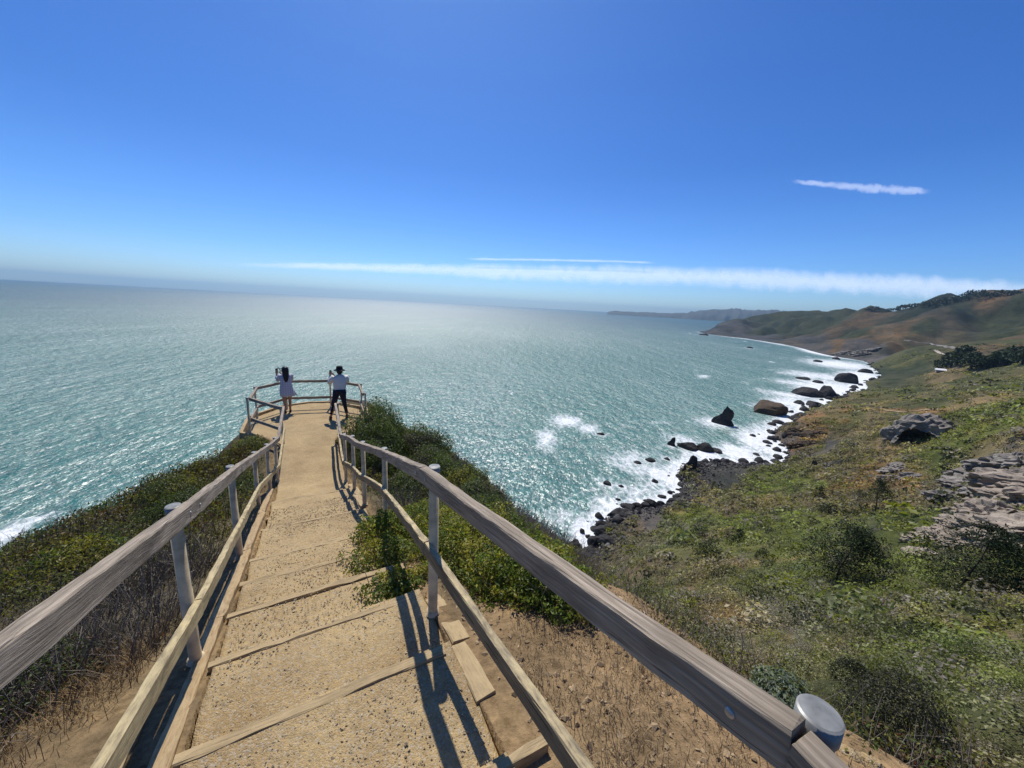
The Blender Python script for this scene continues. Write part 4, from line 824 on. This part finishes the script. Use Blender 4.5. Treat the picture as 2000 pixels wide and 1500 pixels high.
for (u,v,s_,lab) in [(1662,1478,.05,'tan stone on the bank beside the nearest post'),(1698,1497,.055,'larger tan stone at the bottom edge beyond the nearest post'),(900,1338,.02,'small dark stone on the bank under the lower rail')]:
    r=ray(u,v)
    for k in np.arange(.5,8,.01):
        p=k*r
        if p[2]+H<hgt(p[0],p[1]): break
    o=rockmesh('bank_stone',s_*1.3,s_,s_*.7,M['path'],int(u),3); o.location=(p[0],p[1],p[2]+H); tag(o,lab,'stone')

rng=np.random.default_rng(9); X_=[]
for j in range(0,17):
    (u0,v0),(u1,v1)=SHORE[j],SHORE[j+1]; k_=420 if j<5 else (1300 if j<13 else 260); f_=rng.uniform(0,1,k_); pts=np.array([seahit(u0+(u1-u0)*a_,v0+(v1-v0)*a_)[:2] for a_ in f_]); rr_=np.hypot(pts[:,0],pts[:,1]); X_.append(pts+rng.normal(size=(k_,2))*(4+.012*rr_)[:,None])
X_=np.concatenate(X_); zz_=height(X_[:,0],X_[:,1]); k_=(zz_>-.6)&(zz_<7.5); X_=X_[k_]; zz_=zz_[k_]
stones('beach_stones',X_@D,X_@N,lambda t,n,x,y:np.maximum(zz_,-.2),.25+.75*rng.uniform(0,1,len(X_))**4,np.array((.075,.070,.065))[None]*rng.uniform(.3,2.0,(len(X_),1)))
# scrub over the far slopes: too many to count
rng=np.random.default_rng(5)
def slope(cnt,r0,r1,a0,a1,dens,rad,leafs,size,hf):
    a=rng.uniform(R(a0),R(a1),cnt); l=rng.uniform(math.log(r0),math.log(r1),cnt); r=np.exp(l); x=r*np.sin(a); y=r*np.cos(a)
    full=cnt/(R(a1-a0)*math.log(r1/r0))/r**2; k=rng.uniform(0,1,cnt)<np.minimum(1,dens/full)
    x,y,r=x[k],y[k],r[k]; z=zfar(x,y); k=(z>znear(x,y)-.2)&(z>2.5); x,y,z,r=x[k],y[k],z[k],r[k]
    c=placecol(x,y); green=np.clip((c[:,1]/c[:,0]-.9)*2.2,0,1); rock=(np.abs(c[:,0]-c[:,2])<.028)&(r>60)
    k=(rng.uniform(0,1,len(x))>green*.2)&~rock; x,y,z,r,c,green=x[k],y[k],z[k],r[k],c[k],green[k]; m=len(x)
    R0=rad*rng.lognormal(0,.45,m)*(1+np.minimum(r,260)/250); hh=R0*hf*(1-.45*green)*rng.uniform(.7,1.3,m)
    pick=rng.uniform(0,1,m)[:,None]; c=(c*.72+np.array(OLV)*.28)*3.0*rng.uniform(.4,1.4,(m,1)); c=np.where(pick<.16,np.array((.27,.235,.19))*rng.uniform(.7,1.2,(m,1)),c); c=np.where(pick>.90,np.array((.23,.235,.04))*rng.uniform(.6,1.1,(m,1)),c); c=np.where((pick>.80)&(pick<.9),np.array((.035,.042,.016)),c)  # some clumps coloured near black, painting shade between the mounds
    P,d=dome(m*leafs,1,1,1,rng,3,lo=.5,lump=0); P=P.reshape(m,leafs,3)*np.stack([R0,R0,hh],1)[:,None]; P[:,:,:2]*=1+.5*(rng.uniform(-.5,.5,(m,leafs,1)))
    P+=np.stack([x,y,z-.12*R0],1)[:,None]; col=np.repeat(c,leafs,0)*(1+.22*rng.normal(size=(m*leafs,1)))
    q.add(P.reshape(-1,3),d,np.repeat(size*R0,leafs),.8,np.clip(col,.004,1),rng,1.1); return m
q=Cards(); ms=[slope(9000,5,26,22,64,2.6,.44,420,.095,1.1),slope(22000,26,70,14,63,1.7,.55,120,.17,1.0),slope(24000,70,330,10,62,.36,.72,36,.32,.75),slope(12000,330,1000,30,60,.03,1.2,16,.38,.45)]
print('slope shrubs',ms,sum(len(v) for v in q.V)//4)
tag(q.build('hillside_scrub',M['leaf']),kind='stuff')

# individual dark shrubs on the hillside
def farshrub(u,v,wp,hp,lab,col,seed,rmin=25,nl=420,name='hill_shrub',group='dark shrubs dotted over the hillside',leaf=None):
    x,y,z,r=hit(u,v,rmin); dep=math.sqrt(r*r+(H-z)**2); rx=wp/F_PX*dep*.5; h=hp/F_PX*dep*1.15
    return shrub(name,0,0,rx,rx*.9,h,nl,leaf or max(.05,min(rx*.16,.35)),col,lab,seed,0,group=group,base=(x,y,z-.1*h),jit=.35,lump=.5)
DG=(.036,.050,.024)
for i,(u,v,w_,h_,lab,rm) in enumerate([(1383,1090,36,34,'dense dark round shrub alone on the brown slope above the boulder pile',40),(1435,1062,28,26,'dark shrub at the edge of the green patch right of the dense round one',40),(1363,1053,26,28,'softer dark shrub above the dense round one',40),(1487,1092,20,18,'small dark shrub alone right of the dense round one',40),(1615,1003,20,16,'small dark shrub below the little pine on the green slope',60),(1495,920,56,32,'big brown-green shrub at the inner corner of the beach',100),(1545,908,40,24,'brown shrub next to the big one at the inner corner of the beach',100),(1777,761,20,16,'dark round shrub alone in the middle of the far meadow',200),(1760,798,16,12,'small dark shrub on the pale track above the cave rock',180),(1685,709,36,14,'low dark shrub patch on the slope above the far surf',500),(1908,743,15,14,'dark shrub in the meadow below the far grove',250),(1778,735,30,10,'low dark shrub pair left of the far grove',300),(1895,820,32,18,'dark shrub on bright grass right of the cave rock',120),(1947,826,28,18,'second dark shrub on bright grass farther right of the cave rock',120),(1972,878,40,26,'dull green shrub above the grey broken rock face',100),(1690,905,40,14,'dark low shrub on the slope right of the dark ledge',120),(1460,955,34,12,'dark low shrub on the lower green patch by the beach',100),(1640,955,30,12,'low dull shrub on the upper green patch',100),(1545,965,24,12,'low dark mound on the upper green patch by the beach',100),(1330,990,20,10,'low brown shrub on the crest above the stony beach',80)]):
    farshrub(u,v,w_*1.12,h_*1.1,lab,((.020,.030,.013) if i<5 or 6<i<14 else DG) if i not in(5,6,14,19) else (.05,.045,.022),600+i,rm,nl=900 if i<5 else 420)
for i,(u,v,w_,h_,lab) in enumerate([(1740,1430,112,70,'large dull olive shrub on the slope beside the nearest post cap'),(1800,1270,60,34,'dark rounded shrub among the green ones on the right slope'),(1660,1330,46,26,'dark green shrub on the slope above the nearest post'),(1560,1350,0,0,''),(1880,1300,56,34,'bright green shrub at the right of the slope'),(1740,1345,60,40,'yellow-green shrub above the large dull olive one')]):
    if w_: farshrub(u,v,w_,h_,lab,[(.045,.045,.026),(.02,.03,.012),(.028,.036,.014),0,(.06,.09,.016),(.10,.11,.018)][i],640+i,5,7000 if i==0 else 4000,leaf=.055,group='larger shrubs on the near right slope')
for i,(u,v,w_,h_) in enumerate([(1838,722,18,16),(1856,718,22,22),(1876,716,26,30),(1895,722,24,24),(1912,722,22,18),(1940,716,22,16),(1958,714,24,20),(1978,712,26,24),(1996,712,26,22)]):
    lab=['short tree beside the white-roofed hut','tree second from the hut in the dark grove','tallest tree of the dark grove','broad tree right of the tallest one in the grove','last tree on the right of the hut grove','first tree of the grove at the right edge','second tree of the grove at the right edge','tall tree of the grove at the right edge','tree cut by the right edge above the long hedge'][i]
    x,y,z,r=hit(u,v,300); dep=math.sqrt(r*r+(H-z)**2); rx=w_/F_PX*dep*.45; h=h_/F_PX*dep*.85; rg=np.random.default_rng(700+i)
    e=empty('grove_tree',(x,y,z)); tag(e,lab,'tree','trees of the far groves'); P,d=dome(500,rx,rx,h*.5,rg,i,up=1.2); qq=Cards(); qq.add(P+np.array([0,0,h*.5]),d,rx*.3,.7,np.array(DG)[None]*1.2*(1+.35*rg.normal(size=(500,1))),rg); qq.build('crown',M['needle'],e)
    bm=bmesh.new(); a,b_=cyl(bm,rx*.12,rx*.05,-.5,h*.6,8); bm.faces.new(b_); bmobj('trunk',bm,M['bark'],e,True)
for i,(u,v,w_,h_) in enumerate([(1960,740,50,12),(1990,738,40,14)]): farshrub(u,v,w_,h_,['long dark hedge-like shrub below the right grove','dark shrub at the right edge below the right grove'][i],DG,720+i,250)
for i,(u,v,w_) in enumerate([(1698,603,16),(1708,601,14),(1738,601,10),(1752,599,12),(1768,597,24),(1785,597,20),(1812,594,22),(1835,589,26),(1858,585,22),(1880,582,24),(1905,578,26),(1930,577,24),(1955,574,22),(1980,572,20)]):
    x,y,z,r=hit(u,v+3,900); rx=w_/F_PX*r*.42; h=rx*.6
    shrub('ridge_shrub',0,0,rx,rx,h,160,rx*.3,(.030,.040,.022),'dark shrub among the row standing along the skyline of the right hill',740+i,0,group='shrubs along the hill skyline',base=(x,y,z-.1*h))

# pines
def pine(u,v,hp,wp,lab,seed,rmin,lean=.12,nl=2600,dead=False,name='pine_tree'):
    x,y,z,r=hit(u,v,rmin); dep=math.sqrt(r*r+(H-z)**2); h=hp/F_PX*dep*.84; w_=wp/F_PX*dep*.43; rg=np.random.default_rng(seed); e=empty(name,(x,y,z)); tag(e,lab,'pine','pines on the hillside')
    bm=bmesh.new(); pr=None; rt_=np.array([math.cos(math.atan2(x,y)),-math.sin(math.atan2(x,y)),0])
    cen=lambda f: rt_*lean*h*f*f+np.array([.03*h*math.sin(f*7+seed),.02*h*math.cos(f*5),0])*f
    for i in range(9):
        f=i/8; c=cen(f); rr_=h*.02*(1-f*.9); cu=[bm.verts.new((c[0]+rr_*math.cos(k*.785),c[1]+rr_*math.sin(k*.785),f*h*.85-.2)) for k in range(8)]
        if pr:
            for k in range(8): bm.faces.new((pr[k],pr[(k+1)%8],cu[(k+1)%8],cu[k]))
        pr=cu
    bm.faces.new(pr); bmobj('trunk',bm,M['bark'],e,True)
    tw_=Twigs(); qq=Cards(); nb=80 if nl>1000 else 24; P=[];Dn=[]
    for b_ in range(nb):
        f=rg.uniform(.02,.97)**1.15; a=rg.uniform(0,6.283); prof=(1-f)**.6*(.55+.45*min(1,f*5)); L=w_*prof*rg.uniform(.6,1.35); 
        if rg.random()<.5: a=math.atan2(rt_[1],rt_[0])+rg.normal()*1.0
        p0=cen(f)+np.array([0,0,f*h]); p2=p0+np.array([math.cos(a)*L,math.sin(a)*L,L*rg.uniform(.1,.55)]); p1=(p0+p2)/2+np.array([0,0,-.05*L])
        tw_.add(np.stack([p0,p1,p2])[None],np.array([[h*.009,h*.006,h*.002]]),np.array([[.06,.048,.036]]))
        k=int(nl/nb); s_=rg.uniform(.35,1.05,k)[:,None]; P.append(p0+(p2-p0)*s_+rg.normal(size=(k,3))*np.array([1,1,.6])*(L*.17+.035*h)); Dn.append(rg.normal(size=(k,3))+np.array([0,0,.6]))
    tw_.build('limb',M['twig'],e); P=np.concatenate(P); qq.add(P,np.concatenate(Dn)*.5,h*.036 if nl>1000 else h*.09,.45,np.array((.028,.043,.016))[None]*(1+.4*rg.normal(size=(len(P),1))),rg,.5); qq.build('crown',M['needle'],e)
    if dead:
        t2=Twigs(); b0=np.array([w_*.5,-w_*.3,h*.30])
        for k_,pp in enumerate([[(0,0,0),(.5,-.1,.10),(1.0,-.15,.32)],[(.5,-.1,.10),(.9,.1,.0),(1.3,.1,-.08)],[(1.0,-.15,.32),(1.15,-.1,.5),(1.4,-.1,.58)],[(1.0,-.15,.32),(1.3,-.2,.25),(1.6,-.2,.05)]]):
            pts=np.array([np.array(p[0])*rt_*w_+np.array([0,0,p[2]*w_])+rt_*w_*.35+np.array([0,0,h*.28]) for p in pp]); t2.add(pts[None],np.array([[h*.012,h*.009,h*.004]]),np.array([[.40,.34,.27]]))
        t2.build('dead_branch',M['twig'],e)
pine(1632,1138,104,125,'windswept open pine standing alone in the middle of the slope',801,30,.08,6500)
pine(1880,1150,100,130,'dark spreading pine in front of the pale rock spur',802,30,.10,7000)
pine(1968,1160,52,90,'low pine with a bleached dead branch at the right edge',803,30,.1,2600,True)
pine(1705,1010,62,62,'dark pine on the far green slope above the windswept one',804,60,-.05,2600)
pine(1672,985,26,44,'low dark pine touching the left of the far one',805,60,.0,1100)
pine(1598,976,28,20,'tiny pointed pine on the upper green patch',806,80,.0,500)
# hut and tracks on the far slope
x,y,z,r=hit(1836,727,300); e=empty('hut',(x,y,z)); e.rotation_euler=(0,0,-math.atan2(x,y)+.2); tag(e,'small hut with a white roof beside the dark far grove','hut')
hw=plain('pale_boards',(.25,.22,.19),.8,.15,2); hr=plain('white_roofing',(.80,.80,.80),.5,.05,2); hg=plain('dark_window',(.02,.02,.025),.2,.1,3)
def boxm(name,sx,sy,sz,loc,mat,par):
    bm=bmesh.new(); bmesh.ops.create_cube(bm,size=1); bmesh.ops.scale(bm,vec=(sx,sy,sz),verts=bm.verts); bmesh.ops.translate(bm,vec=loc,verts=bm.verts); return bmobj(name,bm,mat,par)
k=r/700; boxm('wall',8*k,6*k,3*k,(0,0,1.0*k),hw,e); boxm('door',1*k,.1,2*k,(1.5*k,-3.06*k,1*k),hg,e); boxm('window',1.4*k,.1,1*k,(-1.6*k,-3.06*k,1.6*k),hg,e)
bm=bmesh.new(); pts=[(-4.6,-3.6,2.4),(4.6,-3.6,2.4),(4.6,3.6,2.4),(-4.6,3.6,2.4),(-4.6,0,4.3),(4.6,0,4.3)]; vs=[bm.verts.new(Vector(p)*k) for p in pts]
for f in [(0,1,5,4),(2,3,4,5),(0,4,3),(1,2,5),(0,3,2,1)]: bm.faces.new([vs[i] for i in f])
bmobj('roof',bm,hr,e)
def track(name,pix,wd,mat,rmin):
    P=[]; 
    for (a,b_),(c,d) in zip(pix[:-1],pix[1:]):
        for f in np.linspace(0,1,10): P.append(hit(a+(c-a)*f,b_+(d-b_)*f,rmin)[:2])
    P=np.array(P); tn=np.gradient(P,axis=0); tn/=np.linalg.norm(tn,axis=1)[:,None]+1e-9; nn=np.stack([-tn[:,1],tn[:,0]],1); V=[]
    for w_ in (-1,-.3,.3,1):
        q_=P+nn*w_*wd; V.append(np.stack([q_[:,0],q_[:,1],height(q_[:,0],q_[:,1])+.35],1))
    V=np.stack(V,1).reshape(-1,3); o=npmesh(name,V,gridfaces(len(P),4),mat,None,None,True); tag(o,kind='structure')
trk=plain('bare_track',(.42,.36,.29),.95,.15,.2)
track('dirt_track',[(1825,684),(1835,690),(1857,698)],2.6,trk,400); track('dirt_road',[(1765,665),(1800,670),(1850,679),(1880,683)],2.2,plain('grey_road',(.20,.18,.16),.95,.15,.2),500)
track('footpath',[(1715,799),(1760,806),(1800,802),(1830,800)],1.2,plain('straw_path',(.26,.19,.10),.95,.2,.5),150)
# ------------------------------------------------------------------ clouds, air, light, camera
def cloudmat(name,sc,th,al,wob):
    m,nt,b,o=newmat(name); uv=nd(nt,'ShaderNodeAttribute',attribute_name='u').outputs['Fac']; vv=nd(nt,'ShaderNodeAttribute',attribute_name='v').outputs['Fac']
    cx=nd(nt,'ShaderNodeCombineXYZ'); nt.links.new(math_(nt,'MULTIPLY',uv,sc[0]),cx.inputs[0]); nt.links.new(math_(nt,'MULTIPLY',vv,sc[1]),cx.inputs[1])
    f=noise(nt,cx.outputs[0],1.0,8,.70)
    f2=nd(nt,'ShaderNodeCombineXYZ'); nt.links.new(math_(nt,'MULTIPLY',uv,sc[0]*2.6),f2.inputs[0]); nt.links.new(math_(nt,'MULTIPLY',vv,.5),f2.inputs[1])
    vv=math_(nt,'ADD',vv,math_(nt,'MULTIPLY',math_(nt,'SUBTRACT',noise(nt,f2.outputs[0],1.0,6,.65),.5),wob))
    e=math_(nt,'MULTIPLY',math_(nt,'SUBTRACT',1.0,math_(nt,'POWER',math_(nt,'ABSOLUTE',vv),2.0),True),math_(nt,'MULTIPLY',math_(nt,'MULTIPLY',uv,9.0,True),math_(nt,'MULTIPLY',math_(nt,'SUBTRACT',1.0,uv),9.0,True)),True)
    al_=math_(nt,'MULTIPLY',ramp(nt,math_(nt,'ADD',math_(nt,'MULTIPLY',f,.6),math_(nt,'MULTIPLY',e,.5)),[(th[0],(0,0,0)),(th[1],(1,1,1))]),math_(nt,'MULTIPLY',e,al))
    d=nd(nt,'ShaderNodeBsdfDiffuse'); d.inputs[0].default_value=(.78,.88,.95,1); tl=nd(nt,'ShaderNodeBsdfTranslucent'); tl.inputs[0].default_value=(.93,.97,1,1)
    ad=nd(nt,'ShaderNodeMixShader'); ad.inputs[0].default_value=.88; nt.links.new(d.outputs[0],ad.inputs[1]); nt.links.new(tl.outputs[0],ad.inputs[2])
    tr=nd(nt,'ShaderNodeBsdfTransparent'); ms=nd(nt,'ShaderNodeMixShader'); nt.links.new(al_,ms.inputs[0]); nt.links.new(tr.outputs[0],ms.inputs[1]); nt.links.new(ad.outputs[0],ms.inputs[2]); nt.links.new(ms.outputs[0],o.inputs[0]); nt.nodes.remove(b)
    return m
def cloud(name,edges,alt,thick,mat,label):
    us=np.array([e[0] for e in edges]); ug=np.linspace(us[0],us[-1],120); top=np.interp(ug,us,[e[1] for e in edges]); bot=np.interp(ug,us,[e[2] for e in edges])
    V=[];U=[];Vv=[]; nw=13
    for s_ in (0,1):
        for i,u in enumerate(ug):
            for j in range(nw):
                w=j/(nw-1)*2-1; v=(top[i]+bot[i])/2+w*(bot[i]-top[i])/2; a,t=rt(u,v); zz=alt-H; r=zz/t
                lens=thick*.5*(1-w*w)*(1 if s_ else -1)
                V.append((r*math.sin(a),r*math.cos(a),alt+lens)); U.append(i/119); Vv.append(w)
    n1=120*nw; F=gridfaces(120,nw); Fc=np.concatenate([F[:,::-1],F+n1])
    tag(npmesh(name,V,Fc,mat,None,None,True,{'u':U,'v':Vv}),label,'cloud')
cloud('cloud_band',[(400,514,519),(600,511,527),(800,513,536),(1000,514,551),(1200,514,559),(1400,517,566),(1600,525,575),(1800,534,586),(2000,546,594),(2150,556,602)],4000,120,cloudmat('band_cloud',(26,1.1),(.24,1.0),.42,1.2),'long thin white cloud band lying above the horizon')
cloud('cloud_wisp',[(1535,349,358),(1600,352,366),(1700,356,380),(1760,360,382),(1830,368,381)],6000,60,cloudmat('wisp_cloud',(7,1.3),(.42,1.1),.30,2.2),'short white cloud wisp alone high in the right sky')
cloud('cloud_streak',[(890,502,509),(960,503,510),(1060,504,511),(1200,507,514),(1300,511,517)],5000,60,cloudmat('streak_cloud',(9,1.0),(.5,1.0),.35,1.5),'faint thin cloud streak just above the long band')
bpy.ops.mesh.primitive_cube_add(size=1); hz=bpy.context.active_object; hz.name='haze'; hz.data.name='haze'
hz.scale=(46000,46000,420); hz.location=(0,0,420/2-25)
hm=bpy.data.materials.new('sea_haze'); hm.use_nodes=True; nt=hm.node_tree; nt.nodes.clear(); o=nt.nodes.new('ShaderNodeOutputMaterial'); pv=nt.nodes.new('ShaderNodeVolumePrincipled')
pv.inputs['Color'].default_value=(.58,.84,1,1); pv.inputs['Density'].default_value=HAZE; pv.inputs['Anisotropy'].default_value=.65; nt.links.new(pv.outputs[0],o.inputs['Volume'])
hz.data.materials.append(hm); tag(hz,kind='stuff')
w=bpy.data.worlds.new('World'); SC.world=w; w.use_nodes=True; nt=w.node_tree; bg=nt.nodes['Background']
sk=nt.nodes.new('ShaderNodeTexSky'); sk.sky_type='NISHITA'; sk.sun_disc=False; sk.sun_elevation=SUN_EL; sk.sun_rotation=SUN_AZ; sk.altitude=80; sk.air_density=1.0; sk.dust_density=.3; sk.ozone_density=2.5
hs=nt.nodes.new('ShaderNodeHueSaturation'); hs.inputs['Saturation'].default_value=1.2
nt.links.new(sk.outputs[0],hs.inputs['Color']); sz=nt.nodes.new('ShaderNodeSeparateXYZ'); nt.links.new(nt.nodes.new('ShaderNodeTexCoord').outputs['Generated'],sz.inputs[0])
tint=ramp(nt,sz.outputs[2],[(0,(.80,1.06,1.50)),(.10,(.60,.90,1.40)),(.30,(.43,.71,1.17)),(.6,(.42,.70,1.15))])
nt.links.new(mix(nt,1.0,hs.outputs[0],tint,'MULTIPLY'),bg.inputs[0]); bg.inputs[1].default_value=SKY
sl=bpy.data.lights.new('sun','SUN'); sl.energy=SUN; sl.angle=R(.53); sl.color=(1,.955,.87); so=bpy.data.objects.new('sun',sl); COL.objects.link(so)
sd=Vector((math.sin(SUN_AZ)*math.cos(SUN_EL),math.cos(SUN_AZ)*math.cos(SUN_EL),math.sin(SUN_EL))); so.rotation_euler=sd.to_track_quat('Z','Y').to_euler(); so.location=(0,0,300)
cam=bpy.data.cameras.new('camera'); co_=bpy.data.objects.new('camera',cam); COL.objects.link(co_)
cam.sensor_width=36; cam.lens=36*F_PX/2000; cam.clip_start=.05; cam.clip_end=300000
co_.matrix_world=Matrix.Translation((0,0,H))@Matrix.Rotation(R(90)-PITCH,4,'X')@Matrix.Rotation(ROLL,4,'Z')
SC.camera=co_
SC.view_settings.view_transform='Standard'; SC.view_settings.look='None'; SC.view_settings.exposure=0; SC.view_settings.gamma=1
SC.cycles.max_bounces=5; SC.cycles.diffuse_bounces=3; SC.cycles.glossy_bounces=2; SC.cycles.transmission_bounces=2; SC.cycles.transparent_max_bounces=12; SC.cycles.volume_bounces=0
SC.cycles.caustics_reflective=False; SC.cycles.caustics_refractive=False; SC.cycles.sample_clamp_indirect=4
